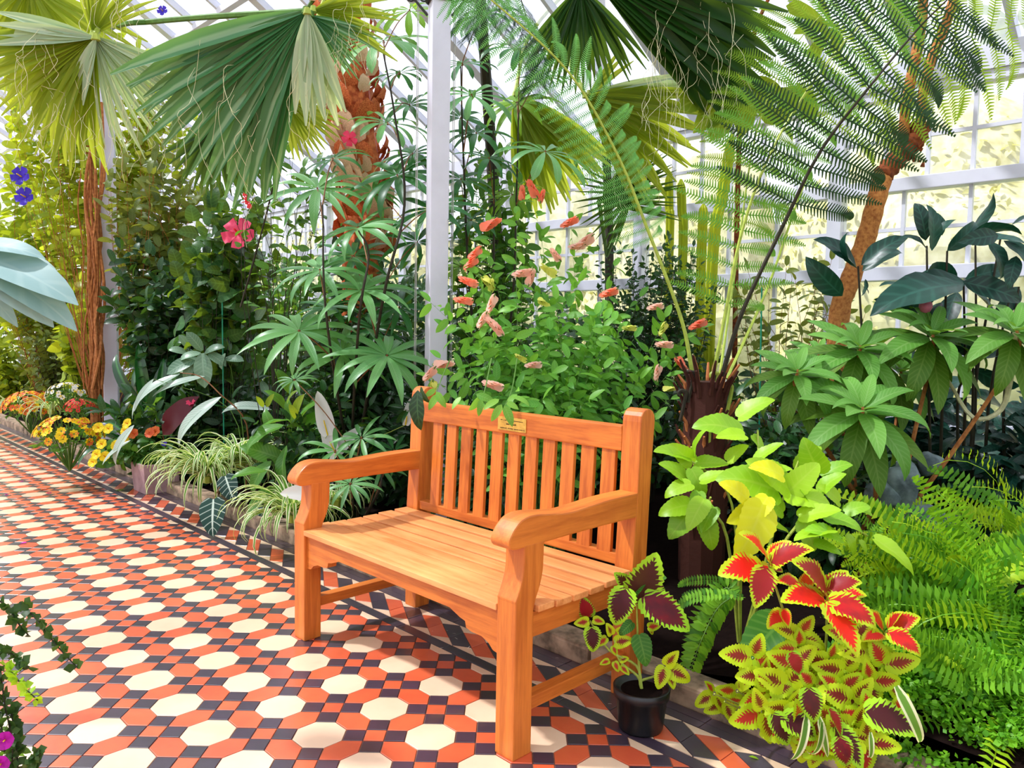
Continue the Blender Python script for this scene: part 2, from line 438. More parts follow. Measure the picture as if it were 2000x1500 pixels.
for nm, mb in (('wall_front', [(-14.9, 5.9, YO-.06, YO+.06, 0, .5), (-14.9, 5.9, YO-.06, YO+.06, EZ-.08, EZ+.02)]+[(q-.04, q+.04, YO-.04, YO+.04, .5, EZ) for q in xs[::3]]),
               ('wall_left', [(-14.95, -14.85, YO, WY, 0, .4), (-14.95, -14.85, YO, WY, EZ-.05, EZ+.05)]+[(-14.94, -14.86, YO+1.2*q, YO+1.2*q+.06, .4, EZ+1.8) for q in range(1, 10)]),
               ('wall_right', [(5.85, 5.95, YO, WY, 0, .5), (5.85, 5.95, YO, WY, EZ-.05, EZ+.05)]+[(5.86, 5.94, YO+1.2*q, YO+1.2*q+.06, .5, EZ+1.8) for q in range(1, 10)])):
    w = MB()
    for b in mb: w.box(*b)
    w = w.build(nm, M['white']); tag(w, kind='structure')
    if nm == 'wall_front': g = MB().box(-14.9, 5.9, YO-.003, YO+.003, .5, EZ)
    else:
        X = -14.9 if nm == 'wall_left' else 5.9
        g = MB().box(X-.003, X+.003, YO, WY, .4, EZ)
        g.add([(X, YO, EZ), (X, WY, EZ), (X, RY, RZ), (X+.004, YO, EZ), (X+.004, WY, EZ), (X+.004, RY, RZ)], [(0, 1, 2), (5, 4, 3)])
    g.build('pane', M['glass'], w)
# outside: lawn and clipped hedge seen overexposed through the panes
M['lawn'] = simple('lawn', (.45, .55, .22), .9, .2, nscale=3)
lawn = MB().box(-60, 40, -40, 60, -.4, -.1).build('ground', M['lawn']); tag(lawn, kind='structure')

# ------------------------------------------------------------------ the bench
M['woodX'] = woodmat('teak grain along x', 0); M['woodY'] = woodmat('teak grain along y', 1); M['woodZ'] = woodmat('teak grain along z', 2)
M['seatwood'] = woodmat('pale teak slat', 0, (.84, .36, .12), (.55, .17, .035))  # seat slats: paler, pinker teak than the rest of the bench
M['brass'] = simple('brass', (.80, .50, .10), .35, .5, .1, 60, .05, .6)
M['ink'] = simple('engraved lettering', (.10, .05, .01), .6)
bench = thing('garden_bench', 'orange teak garden bench with slatted back and brass plaque on the tiled path', 'bench', (1.535*U, .6*U, 0))
def yz(name, prof, x0, x1, mat, bev=.004, label=None):
    V = [(x*U, y*U, z*U) for x in (x0, x1) for y, z in prof]; n = len(prof)
    F = [tuple(range(n)), tuple(range(2*n-1, n-1, -1))]+[(i, i+n, (i+1) % n+n, (i+1) % n) for i in range(n)]
    return MB().add(V, F).build(name, mat, bench, bevel=bev, label=label)
def sm2(pts, n=5):
    return [(p.x, p.y) for p in spl([Vector((a, b, 0)) for a, b in pts], n)]
XL, XR = -1.055, 3.815; LW = .318
fleg = [(-.654, 0), (-.654, 1.93)]+sm2([(-.66, 1.96), (-.60, 2.08), (-.545, 2.24), (-.526, 2.41), (-.526, 2.62)], 4)+sm2([(-.174, 2.62), (-.178, 2.45), (-.188, 2.25), (-.24, 2.06), (-.30, 1.93), (-.341, 1.80)], 4)+[(-.341, 0)]
post = [(1.64, 0), (1.655, 1.9), (1.72, 2.93), (1.755, 3.93)]+[(1.922-.167*math.cos(a), 3.95+.16*math.sin(a)) for a in [PI*k/8 for k in range(1, 8)]]+[(2.09, 3.93), (2.037, 3.2), (1.985, 2.06), (1.965, 0)]
arm = sm2([(-.50, 2.59), (-.70, 2.592), (-.775, 2.64), (-.785, 2.71), (-.741, 2.79), (-.675, 2.865), (-.569, 2.936), (-.38, 2.967), (-.084, 2.935), (.261, 2.896), (.622, 2.912), (1.1, 2.94), (1.74, 2.945)], 4)+[(1.71, 2.60)]+sm2([(1.0, 2.605), (.27, 2.60), (-.17, 2.59)], 2)
for x0 in (XL, XR):
    yz('leg', fleg, x0, x0+LW, M['woodZ']); yz('leg', post, x0, x0+LW, M['woodZ'])
    yz('armrest', arm, x0, x0+LW, M['woodY'], .005)
    MB().box((x0+.07)*U, (x0+.25)*U, -.345*U, 1.66*U, .50*U, .665*U).build('stretcher', M['woodY'], bench, bevel=.003)
    MB().box((x0+.06)*U, (x0+.26)*U, -.345*U, 1.66*U, 1.42*U, 1.74*U).build('side_rail', M['woodY'], bench, bevel=.003)
MB().box((XL+LW)*U, XR*U, 1.74*U, 1.90*U, 3.49*U, 3.855*U).build('top_rail', M['woodX'], bench, bevel=.005)
MB().box((XL+LW)*U, XR*U, 1.70*U, 1.88*U, 1.86*U, 2.02*U).build('lower_back_rail', M['woodX'], bench, bevel=.003)
MB().box((XL+LW)*U, XR*U, 1.66*U, 1.85*U, 1.50*U, 1.76*U).build('rear_seat_rail', M['woodX'], bench, bevel=.003)
for k in range(11):
    xc = (-.30+.387*k)
    V = [((xc+a)*U, (b+c)*U, z*U) for z, c in ((2.0, 1.70), (3.5, 1.77)) for a, b in ((-.124, 0), (.124, 0), (.124, .065), (-.124, .065))]
    MB().add(V, [(3, 2, 1, 0), (4, 5, 6, 7)]+[(i, (i+1) % 4, (i+1) % 4+4, i+4) for i in range(4)]).build('back_slat', M['woodZ'], bench, bevel=.002)
# scrolled front rail
xa, xb = XL+LW, XR
half = [(0, 1.21), (.12, 1.23), (.20, 1.30), (.33, 1.345), (.52, 1.345), (.62, 1.37), (.64, 1.45), (.74, 1.47), (.95, 1.545)]
rp = [(xa+a, b) for a, b in half]+[(xb-a, b) for a, b in half[::-1]]+[(xb, 1.76), (xa, 1.76)]
V = [(a*U, y*U, b*U) for y in (-.60, -.44) for a, b in rp]; n = len(rp)
fr = bmesh.new(); vv = [fr.verts.new(v) for v in V]
fr.faces.new(vv[:n]); fr.faces.new(vv[n:][::-1])
for i in range(n): fr.faces.new((vv[i], vv[i+n], vv[(i+1) % n+n], vv[(i+1) % n]))
bmesh.ops.recalc_face_normals(fr, faces=fr.faces); bmesh.ops.triangulate(fr, faces=[f for f in fr.faces if len(f.verts) > 4])
me = bpy.data.meshes.new('front_rail'); fr.to_mesh(me); fr.free(); me.materials.append(M['woodX'])
me.transform(Matrix.Translation(-WM[bench.name].translation)); ob('front_rail', me, bench)
for k in range(7):
    y0 = -.67 if k == 0 else -.285+.33*(k-1); w = .355 if k == 0 else .288
    dz = -.045*math.sin(PI*(k/6.))
    x0, x1 = (XL+LW+.005, XR-.005) if k == 0 else (XL-.02, XR+LW+.03)
    if k == 6: x0, x1 = XL+.02, XR+LW-.02; y0 = 1.365; w = .275
    MB().box(x0*U, x1*U, y0*U, (y0+w)*U, (1.775+dz)*U, (1.86+dz)*U).build('seat_slat', M['seatwood'], bench, bevel=.003)
    if k < 6 and k > 0: MB().box(1.4*U, 1.6*U, y0*U, (y0+w)*U, 1.66*U, (1.775+dz)*U).build('seat_batten', M['woodY'], bench)
pl = MB().box(1.30*U, 1.945*U, 1.725*U, 1.74*U, 3.545*U, 3.765*U).build('plaque', M['brass'], bench, bevel=.0012, label='small engraved brass plaque')
rr = random.Random(5)
for zc, xa_, xb_, h in ((3.715, 1.37, 1.87, .014), (3.655, 1.50, 1.72, .024), (3.585, 1.36, 1.90, .014)):
    w = MB(); x = xa_
    while x < xb_:
        L = rr.uniform(.010, .018)
        w.box(x*U, (x+L)*U, 1.722*U, 1.7255*U, (zc-h/2)*U, (zc+h*rr.uniform(.2, .5))*U)
        x += L+(.006 if rr.random() < .8 else .022)
    w.build('lettering', M['ink'], pl)
for a in (1.325, 1.92):
    for b in (3.565, 3.745): MB().lathe([(0, 0), (.0018, 0)], (a*U, 1.72*U, b*U), 8).build('screw', M['ink'], pl)

# ================================================================== plants: leaf shapes
def prof(kind, v, w):
    if kind == 'lance': return w*math.sin(PI*min(1, v**.85))**.8
    if kind == 'ovate': return w*1.62*(v**.55)*((1-v)**.8)*1.18
    if kind == 'heart': return w*1.75*((v+.02)**.28)*((1-v)**.72)
    if kind == 'strap': return w*min(1, .45+3*v)*(1-v**4)**.9
    if kind == 'spatula': return w*(v**.75)*(1-v**7)**.6*1.05
    if kind == 'round': return w*1.0*math.sin(PI*min(1, v*.97+.03))**.55
    return w
def tpl(kind='ovate', w=.3, n=8, bend=.6, fold=.25, teeth=0, cols=1, wave=0., twist=0., curl=0.):
    V = []; UVs = []; F = []; y = z = 0; pa = 0
    for i in range(n+1):
        v = i/n
        a = bend*v*v*1.4+bend*.1
        if i: y += math.cos(pa)/n; z -= math.sin(pa)/n
        pa = a
        hw = max(prof(kind, min(max(v, .0), 1), w), .004)
        if teeth and 0 < i < n: hw *= 1+(teeth if i % 2 else -teeth)
        tw = twist*v
        for c in range(-cols, cols+1):
            u = c/cols; x = u*hw; zz = abs(u)*hw*fold + wave*hw*math.sin(v*13+c*1.3)*abs(u) - curl*hw*u*u
            back = -.16*w*(1-abs(abs(u)-.6)/.6) if kind == 'heart' and i == 0 and c else 0
            V.append((x*math.cos(tw)-zz*math.sin(tw)*math.cos(a), y+zz*math.sin(a)+back, z+zz*math.cos(a)+x*math.sin(tw)))
            UVs.append(((u+1)/2, v))
    m = 2*cols+1
    for i in range(n):
        for c in range(2*cols): F.append((i*m+c, i*m+c+1, (i+1)*m+c+1, (i+1)*m+c))
    return np.array(V), F, np.array(UVs)
_mc = {}
def lm(name, t, mat):
    k = (id(t[1]), mat.name)
    if k not in _mc: _mc[k] = mkmesh(name, t[0], t[1], mat, t[2])
    return _mc[k]
def join(name, t, mat, mats, parent, kind='stuff', label=None):
    if not len(mats): return
    V, F, UVs = t; n = len(V); A = np.array([np.array(m) for m in mats])
    inv = WM[parent.name].inverted().translation if parent is not None else Vector((0, 0, 0))
    W = np.einsum('kij,nj->kni', A[:, :3, :3], V)+A[:, None, :3, 3]+np.array(inv)
    nf = len(F); Fa = np.array(F); N_ = len(A)
    me = bpy.data.meshes.new(name)
    me.vertices.add(N_*n); me.vertices.foreach_set('co', W.ravel().astype('f'))
    idx = (Fa[None]+(np.arange(N_)*n)[:, None, None]).reshape(-1)
    me.loops.add(len(idx)); me.loops.foreach_set('vertex_index', idx.astype('i'))
    me.polygons.add(N_*nf); me.polygons.foreach_set('loop_start', (np.arange(N_*nf)*4).astype('i'))
    me.polygons.foreach_set('loop_total', np.full(N_*nf, 4, 'i')); me.polygons.foreach_set('use_smooth', np.ones(N_*nf, bool))
    me.update(calc_edges=True)
    l = me.uv_layers.new(name='UVMap'); l.data.foreach_set('uv', np.tile(UVs, (N_, 1))[idx].ravel().astype('f'))
    me.materials.append(mat)
    o = ob(name, me, parent, label=label)
    if kind: o['kind'] = kind
    return o
def leaves(name, ts, mat, mats, parent, lim=300, stuffname=None, label=None):
    """the leaves that show largest are parts of their own, the rest one part"""
    def key(m):
        x, y, z = pix(m.translation); s = m.to_scale().y
        return (-1 if (z > .2 and -60 < x < 2060 and -60 < y < 1560) else 1)*s/max(z, .2) if (z > .2 and -60 < x < 2060 and -60 < y < 1560) else 1
    mats = sorted(mats, key=key)
    for i, m in enumerate(mats[:lim]): ob(name, lm(name, ts[i % len(ts)], mat), parent, m)
    if len(mats) > lim: join(stuffname or name+'_mass', ts[0], mat, mats[lim:], parent, label=label)
def rv(r, s=1): return Vector((r.gauss(0, s), r.gauss(0, s), r.gauss(0, s)))
def rdir(r):
    while 1:
        v = Vector((r.uniform(-1, 1), r.uniform(-1, 1), r.uniform(-1, 1)))
        if .05 < v.length < 1: return v.normalized()

# leaf materials
G = lambda *a, **k: leafmat(*a, **k)
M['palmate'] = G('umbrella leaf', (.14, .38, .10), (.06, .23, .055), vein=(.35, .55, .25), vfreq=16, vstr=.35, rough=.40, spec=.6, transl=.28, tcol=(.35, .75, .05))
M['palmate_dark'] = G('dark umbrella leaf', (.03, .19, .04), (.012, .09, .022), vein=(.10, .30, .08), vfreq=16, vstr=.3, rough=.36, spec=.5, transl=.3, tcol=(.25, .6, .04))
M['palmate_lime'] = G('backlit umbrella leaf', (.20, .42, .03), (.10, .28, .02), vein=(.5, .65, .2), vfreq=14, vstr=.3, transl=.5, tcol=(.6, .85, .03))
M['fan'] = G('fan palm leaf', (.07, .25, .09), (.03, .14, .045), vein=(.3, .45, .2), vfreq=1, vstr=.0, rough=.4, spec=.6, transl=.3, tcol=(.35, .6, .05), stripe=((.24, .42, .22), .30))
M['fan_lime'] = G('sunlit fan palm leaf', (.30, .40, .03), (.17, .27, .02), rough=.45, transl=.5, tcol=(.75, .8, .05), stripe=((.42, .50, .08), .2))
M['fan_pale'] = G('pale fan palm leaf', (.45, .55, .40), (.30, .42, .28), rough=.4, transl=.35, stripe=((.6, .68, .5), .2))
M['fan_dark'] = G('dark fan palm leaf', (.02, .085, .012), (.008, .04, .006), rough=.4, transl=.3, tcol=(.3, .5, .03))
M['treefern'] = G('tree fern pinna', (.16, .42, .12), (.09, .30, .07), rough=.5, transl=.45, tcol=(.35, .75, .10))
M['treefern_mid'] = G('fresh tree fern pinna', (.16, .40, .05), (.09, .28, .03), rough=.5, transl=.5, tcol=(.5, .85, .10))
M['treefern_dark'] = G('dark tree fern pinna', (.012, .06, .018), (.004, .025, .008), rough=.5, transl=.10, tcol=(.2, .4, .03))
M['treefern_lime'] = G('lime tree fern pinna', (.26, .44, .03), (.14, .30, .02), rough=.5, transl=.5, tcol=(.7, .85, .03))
M['boston'] = G('sword fern pinna', (.22, .50, .025), (.025, .15, .008), rough=.42, transl=.35, tcol=(.55, .85, .02), var=1)
M['boston_lime'] = G('yellow green sword fern pinna', (.52, .70, .02), (.28, .50, .015), rough=.45, transl=.35, tcol=(.75, .9, .02))
M['lime'] = G('lime leaf', (.38, .62, .012), (.20, .46, .01), vein=(.50, .66, .08), vfreq=8, vstr=.3, vwid=.15, rough=.42, spec=.45, transl=.3, tcol=(.7, .95, .02))
M['limedark'] = G('mid green toothed leaf', (.07, .24, .02), (.03, .14, .012), vein=(.2, .4, .06), vfreq=8, vstr=.4, transl=.3)
M['yellow'] = G('yellow leaf', (.80, .72, .01), (.65, .70, .015), vein=(.75, .75, .1), vfreq=6, vstr=.3, transl=.35, tcol=(.95, .9, .02))
M['coleus'] = G('red coleus leaf', (.52, .62, .012), (.40, .56, .01), centre=((.78, .008, .010), (.26, .004, .012)), cw=.86, jag=.9, rough=.45, spec=.2, transl=.22, tcol=(.8, .5, .03))
M['coleus_small'] = G('small coleus leaf', (.55, .70, .012), (.40, .60, .01), centre=((.20, .006, .012), (.45, .01, .015)), cw=.44, jag=.8, rough=.45, spec=.2, transl=.25, tcol=(.6, .7, .02))
M['coleus_dark'] = G('dark hearted coleus leaf', (.32, .58, .02), (.20, .46, .015), centre=((.055, .004, .012), (.26, .004, .012)), cw=.88, jag=.9, rough=.45, spec=.15, transl=.15, tcol=(.5, .5, .02))
M['lobelia'] = G('lobelia leaf', (.15, .36, .055), (.08, .25, .03), vein=(.35, .55, .18), vfreq=13, vstr=.35, rough=.5, transl=.3, tcol=(.45, .8, .05))
M['lobelia_old'] = G('older lobelia leaf', (.12, .24, .02), (.06, .16, .012), vein=(.25, .38, .08), vfreq=13, vstr=.35, rough=.5, transl=.3)
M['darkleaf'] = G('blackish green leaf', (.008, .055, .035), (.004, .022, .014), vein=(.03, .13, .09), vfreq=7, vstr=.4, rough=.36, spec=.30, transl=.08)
M['olive'] = G('olive leaf', (.14, .20, .03), (.05, .10, .015), vein=(.3, .35, .12), vfreq=7, vstr=.3, transl=.35, tcol=(.55, .55, .04))
M['shrimp'] = G('soft green leaf', (.20, .48, .05), (.06, .25, .022), vein=(.3, .55, .15), vfreq=8, vstr=.3, rough=.42, transl=.35, tcol=(.4, .8, .05))
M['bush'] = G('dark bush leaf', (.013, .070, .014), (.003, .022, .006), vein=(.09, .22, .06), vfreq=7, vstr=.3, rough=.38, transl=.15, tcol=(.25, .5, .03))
M['bushmid'] = G('mid bush leaf', (.06, .22, .03), (.02, .10, .015), vein=(.2, .4, .1), vfreq=7, vstr=.3, transl=.35, tcol=(.4, .7, .03))
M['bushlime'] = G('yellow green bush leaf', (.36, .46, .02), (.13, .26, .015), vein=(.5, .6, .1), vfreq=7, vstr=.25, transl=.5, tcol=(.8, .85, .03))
M['hibleaf'] = G('hibiscus leaf', (.022, .12, .018), (.008, .055, .010), vein=(.14, .32, .06), vfreq=6, vstr=.4, transl=.35, tcol=(.45, .6, .02))
M['strapdark'] = G('glossy strap leaf', (.015, .11, .018), (.006, .055, .01), rough=.25, spec=.6, transl=.12, stripe=((.05, .2, .04), .2))
M['spider'] = G('striped spider leaf', (.16, .34, .04), (.10, .26, .03), edge=(.80, .82, .55), ew=.55, rough=.4, transl=.35)
M['greyleaf'] = G('grey green leaf', (.19, .32, .20), (.10, .20, .12), vein=(.36, .5, .36), vfreq=9, vstr=.4, rough=.35, transl=.2)
M['paleleaf'] = G('silvery long leaf', (.42, .50, .42), (.32, .42, .34), vein=(.10, .20, .12), vfreq=17, vstr=.65, vwid=.2, rough=.32, transl=.12)
M['peace'] = G('broad green leaf', (.10, .30, .03), (.05, .18, .02), vein=(.3, .48, .12), vfreq=14, vstr=.35, rough=.3, transl=.3, tcol=(.45, .75, .05))
M['veined'] = G('white veined velvet leaf', (.008, .045, .030), (.006, .035, .022), vein=(.60, .72, .60), vfreq=6, vwid=.10, vstr=.9, rough=.5, transl=.05)
M['maroon'] = G('maroon leaf', (.09, .006, .012), (.05, .004, .01), transl=.1, rough=.3)
M['bigleaf'] = G('large lobed leaf', (.15, .26, .012), (.09, .18, .01), vein=(.5, .6, .12), vfreq=7, vstr=.3, vwid=.12, transl=.5, tcol=(.55, .62, .02), rough=.5)
M['blurleaf'] = G('blue grey lobed leaf', (.30, .42, .42), (.20, .33, .32), vein=(.4, .52, .48), vfreq=5, vstr=.3, rough=.5, transl=.2)
M['trail'] = G('trailing leaflet', (.06, .13, .02), (.02, .06, .012), transl=.3)
M['traillime'] = G('lime trailing leaflet', (.42, .62, .02), (.28, .5, .015), transl=.3)
M['moss'] = G('tiny mat leaf', (.20, .48, .02), (.08, .28, .012), transl=.25)
def petalmat(n, a, b, tr=.3, rough=.5): return leafmat(n, a, b, rough=rough, spec=.3, transl=tr, tcol=a)
M['pink'] = petalmat('pink petal', (.90, .09, .20), (.80, .05, .13)); M['redpetal'] = petalmat('red petal', (.85, .03, .04), (.70, .02, .03))
M['violet'] = petalmat('violet petal', (.07, .03, .55), (.04, .02, .40)); M['magenta'] = petalmat('magenta petal', (.55, .01, .42), (.40, .01, .30))
M['ypetal'] = petalmat('yellow petal', (.90, .72, .01), (.85, .60, .01)); M['opetal'] = petalmat('orange petal', (.80, .22, .03), (.70, .10, .03))
M['whitepetal'] = petalmat('white spathe', (.92, .90, .86), (.90, .88, .82), .45); M['bract'] = petalmat('coral bract', (1., .25, .13), (1., .40, .25), .45)
M['bractpale'] = petalmat('pale coral bract', (1., .55, .42), (1., .72, .55), .45); M['bractyellow'] = petalmat('yellow bract', (.80, .78, .16), (.6, .7, .1))
M['stem'] = simple('green stem', (.10, .22, .03), .6, .3); M['stemdark'] = simple('dark stem', (.03, .025, .012), .7, .3)
M['stemred'] = simple('brown stem', (.22, .09, .03), .7, .3); M['stemlime'] = simple('yellow green stem', (.38, .48, .06), .5, .4)
M['bark'] = simple('flaky bark', (.52, .22, .06), .85, .2, nscale=55, bstr=.8, col2=(.26, .08, .02))
M['barkdark'] = simple('knotted bark', (.26, .07, .02), .9, .2, nscale=45, bstr=.9, col2=(.08, .02, .01))
M['vinebark'] = simple('vine bark', (.42, .17, .05), .8, .2, nscale=40, bstr=.5, col2=(.22, .07, .02))
M['fibre'] = simple('pale thread', (.72, .70, .42), .7, .2); M['rust'] = simple('rust leaf base', (.74, .22, .07), .7, .2, nscale=25, bstr=.6, col2=(.32, .035, .012))
M['cream_fibre'] = simple('cream fibre', (.80, .55, .36), .8, .2); M['blackplastic'] = simple('black plastic', (.008, .008, .009), .35, .5, nscale=5, bstr=.02)
M['iron'] = simple('dark iron', (.02, .018, .015), .6, .5); M['greencane'] = simple('green cane', (.01, .30, .16), .5, .4)
M['pinkstone'] = simple('pinkish planter', (.46, .30, .30), .8, .3, nscale=8, col2=(.30, .18, .19)); M['bluestone'] = simple('blue grey rock', (.30, .38, .40), .8, .3, nscale=9, bstr=.6, col2=(.05, .07, .08))
M['cactus'] = leafmat('cactus skin', (.52, .56, .02), (.42, .50, .02), transl=.25, rough=.5); M['wire'] = simple('wire', (.45, .45, .42), .5, .5)
M['fernbase'] = simple('rust fern base', (.05, .012, .005), .8, .3, nscale=40, bstr=.6, col2=(.05, .012, .006)); M['wood_peg'] = simple('dead stalk', (.50, .17, .05), .7, .3)

# leaf templates
T = dict(
 leaflet=[tpl('lance', .068, 8, .8, .35), tpl('lance', .074, 8, 1.1, .3), tpl('lance', .062, 8, .5, .4)],
 leafletl=[tpl('spatula', .098, 8, .7, .3), tpl('spatula', .09, 8, 1.0, .25)],
 ovate=[tpl('ovate', .26, 6, .5, .2), tpl('ovate', .24, 6, .8, .3), tpl('ovate', .28, 6, .3, .15)],
 small=[tpl('ovate', .30, 3, .5, .2)], oval=[tpl('round', .24, 6, .5, .2), tpl('round', .22, 6, .8, .25)],
 round=[tpl('heart', .40, 6, .5, .15), tpl('heart', .38, 6, .8, .2)],
 coleus=[tpl('heart', .345, 22, .55, .16, .07, 2, .05), tpl('heart', .35, 22, .8, .1, .07, 2, .08), tpl('heart', .31, 22, .35, .22, .07, 2, .05)],
 limeleaf=[tpl('heart', .33, 18, .5, .15, .035, 2, .04), tpl('heart', .31, 18, .8, .12, .035, 2, .05), tpl('heart', .30, 18, .3, .2, .035, 2, .05)],
 lance=[tpl('lance', .15, 9, .8, .25), tpl('lance', .135, 9, 1.2, .3), tpl('lance', .16, 9, .4, .2)],
 broad=[tpl('lance', .20, 10, .7, .2, cols=2, wave=.1), tpl('lance', .19, 10, 1.1, .25, cols=2, wave=.1)],
 strap=[tpl('strap', .05, 10, 1.0, .5), tpl('strap', .045, 10, 1.5, .4, twist=.4), tpl('strap', .055, 10, .6, .5, twist=-.3)],
 spider=[tpl('strap', .026, 10, 1.9, .4, twist=.4), tpl('strap', .03, 10, 1.5, .4, twist=-.5), tpl('strap', .024, 10, 2.4, .4)],
 fanseg=[tpl('lance', .030, 8, .22, 1.1), tpl('lance', .032, 8, .42, 1.0), tpl('lance', .028, 8, .08, 1.2)],
 petal=[tpl('spatula', .52, 8, .6, .15, teeth=.05, cols=2, wave=.22)], petals=[tpl('round', .36, 3, .4, .2)], spathe=[tpl('heart', .19, 10, .35, .5, cols=2)],
 mat=[tpl('round', .45, 2, .4, .2)])

def flower(name, label, pos, d, R, mat, n=5, parent=None, group=None, centre='ypetal', cat='flower', pet='petal', cone=.55):
    """a bloom: petals around a centre; a part when parent is given"""
    d = Vector(d).normalized()
    if parent is None: t = thing(name, label, cat, pos, group); nm = 'petal'
    else: t = MB().tube([pos-d*R*.25, pos+d*R*.08], [R*.09, R*.05], 5).build(name, M['stem'], parent); nm = 'petal'
    x = d.orthogonal().normalized(); y = d.cross(x)
    for k in range(n):
        a = 2*PI*k/n+.3; r = x*math.cos(a)+y*math.sin(a)
        ob(nm, lm('petal', T[pet][0], M[mat]), t, frame(pos, r+d*cone, d-r*cone*.5, R))
    MB().tube([pos, pos+d*R*(.75 if pet == 'petal' else .12)], [R*.07, R*.05 if pet == 'petal' else R*.12], 5).build('stamen', M[centre], t)
    return t

def shrub(name, label, cat, base, tips, lt, mat, size, per=10, seed=1, lim=300, stemmat='stem', sr=.006, group=None, droop=.3, start=.35, ups=.35, stuffl=None, toc=.35):
    """stems from the base out to the tips with leaves set along each of them"""
    r = random.Random(seed); t = thing(name, label, cat, base, group); b = Vector(base); ms = []; st = MB(); sr *= .6
    for tip in tips:
        tip = Vector(tip); L = (tip-b).length
        mid = b+(tip-b)*.5+Vector((0, 0, L*.12))+rv(r, L*.04)
        c = spl([b+Vector((r.uniform(-.04, .04), r.uniform(-.03, .03), 0)), mid, tip], 4)
        st.tube(c, [sr*(1-.7*i/(len(c)-1)) for i in range(len(c))], 4, cap=False)
        for k in range(per):
            f = start+(1-start)*((k+r.random())/per); q = f*(len(c)-1); i = min(int(q), len(c)-2)
            p = c[i].lerp(c[i+1], q-i)
            ax = (c[i+1]-c[i]).normalized(); s = rdir(r); s = (s-ax*s.dot(ax)).normalized()
            d = (s+ax*r.uniform(0, .6)+Vector((0, 0, -droop*r.random()))).normalized()
            n = (VU*ups+TOC*toc+rdir(r)*.5)
            ms.append(frame(p, d, n, size*r.uniform(.65, 1.15)))
        ms.append(frame(tip, (c[-1]-c[-2])+rv(r, .02), VU+TOC*toc, size))
    st.build('stem', M[stemmat], t)
    leaves('leaf', T[lt] if isinstance(lt, str) else lt, M[mat], ms, t, lim, 'leaf_mass')
    return t
def blob(r, c, rad, n, e=HR, shell=.4):
    """n points in an ellipsoid, rad = (right, forward, up)"""
    o = []
    fw = Vector((FW[0], FW[1], 0)).normalized()
    while len(o) < n:
        v = rdir(r)*(shell+(1-shell)*r.random())
        o.append(Vector(c)+e*v.x*rad[0]+fw*v.y*rad[1]+VU*v.z*rad[2])
    return o

def whorl(parent, c, R, ax, n=11, mat='palmate', lt='leaflet', seed=0, stem=None, elev=.1, span=2*PI, a0=0, name='leaf', pm='stemred'):
    """a palmate leaf: hub with its stalk as the part, leaflets as its sub-parts"""
    r = random.Random(seed); c = Vector(c); ax = Vector(ax).normalized()
    mb = MB().tube([c-ax*.012, c+ax*.006], [.008, .004], 6)
    if stem is not None:
        s = Vector(stem); mb.tube(spl([s, s.lerp(c, .5)+VU*(.05*(c-s).length), c], 4), .004, 4)
    hub = mb.build(name, M[pm], parent)
    x = HR-ax*HR.dot(ax); x.normalize(); y = ax.cross(x)
    for k in range(n):
        a = a0+span*(k+r.uniform(-.22, .22))/n
        d = x*math.cos(a)+y*math.sin(a)
        ob('leaflet', lm('leaflet', T[lt][k % len(T[lt])], M[mat]), hub, frame(c+d*.01, d+ax*(elev+r.uniform(-.08, .12)), ax, R*r.uniform(.82, 1.08), 1.15))
    return hub

def fan(parent, hub, R, a0, a1, n, mat='fan', tilt=.25, seed=0, stalk=None, w=1., fib=8, name='frond', e2=None, rvar=.12, yaw=0.):
    """fan palm frond: stalk is the part, blade segments are sub-parts; angles in degrees from the camera's right"""
    r = random.Random(seed); hub = Vector(hub); mb = MB()
    if stalk: mb.tube(spl(stalk+[hub], 6), [.014]*(len(stalk)*6+1), 6)
    mb.tube([hub-VU*.01, hub+VU*.02], [.02, .012], 6)
    fr_ = mb.build(name, M['stemlime' if 'lime' in mat or 'pale' in mat else 'stem'], parent)
    e1 = (HR+TOC*yaw).normalized(); up = (VU+TOC*tilt).normalized(); nrm = e1.cross(up)
    if nrm.dot(TOC) < 0: nrm = -nrm
    fbs = MB()
    for k in range(n):
        a = math.radians(a0+(a1-a0)*(k+.5+r.uniform(-.2, .2))/n)
        d = e1*math.cos(a)+up*math.sin(a)+nrm*r.uniform(-.03, .10)
        L = R*r.uniform(1-rvar, 1)
        ob('blade_segment', lm('blade_segment', T['fanseg'][k % 3], M[mat]), fr_, frame(hub, d, nrm+VU*.3, L, w))
        if k < fib*3 and k % max(1, n//max(fib, 1)) == 0:
            p = hub+d*L*r.uniform(.4, .8); pts = [p]
            for q in range(5): pts.append(pts[-1]+Vector((0, 0, -R*.08))+rv(r, R*.035))
            fbs.tube(spl(pts, 3), .0011, 3, cap=False)
    if fbs.V: o = fbs.build('thread', M['fibre'], fr_); o['kind'] = 'stuff'
    return fr_

# ------------------------------------------------------------------ glasshouse columns and wires
def column(t_, px, y0=120, label='', w=.062, py=620):
    c = P(px, py, t_); g = thing('column', label, 'column', (c.x, c.y, 0))
    zt = EZ+(WY-c.y)*math.tan(TH)-.02
    a0 = YAW+PI+math.radians(21)
    def sq(k): return [(c.x+w*k*math.sqrt(2)*math.cos(a0+PI/4+i*PI/2), c.y+w*k*math.sqrt(2)*math.sin(a0+PI/4+i*PI/2)) for i in range(4)]
    MB().prism(sq(.82), 0, zt).build('shaft', M['white'], g, bevel=.006)
    MB().prism(sq(1.15), 0, .30, .01).build('plinth', M['white'], g, bevel=.006)
    return g, c
col1, c1 = column(4.2, 852, label='square white painted column rising behind the left bench post')
zb = P(850, 14, 4.2).z
mb = MB().lathe([(.063, -.03), (.078, -.02), (.078, .02), (.063, .03)], (c1.x, c1.y, zb), 24)
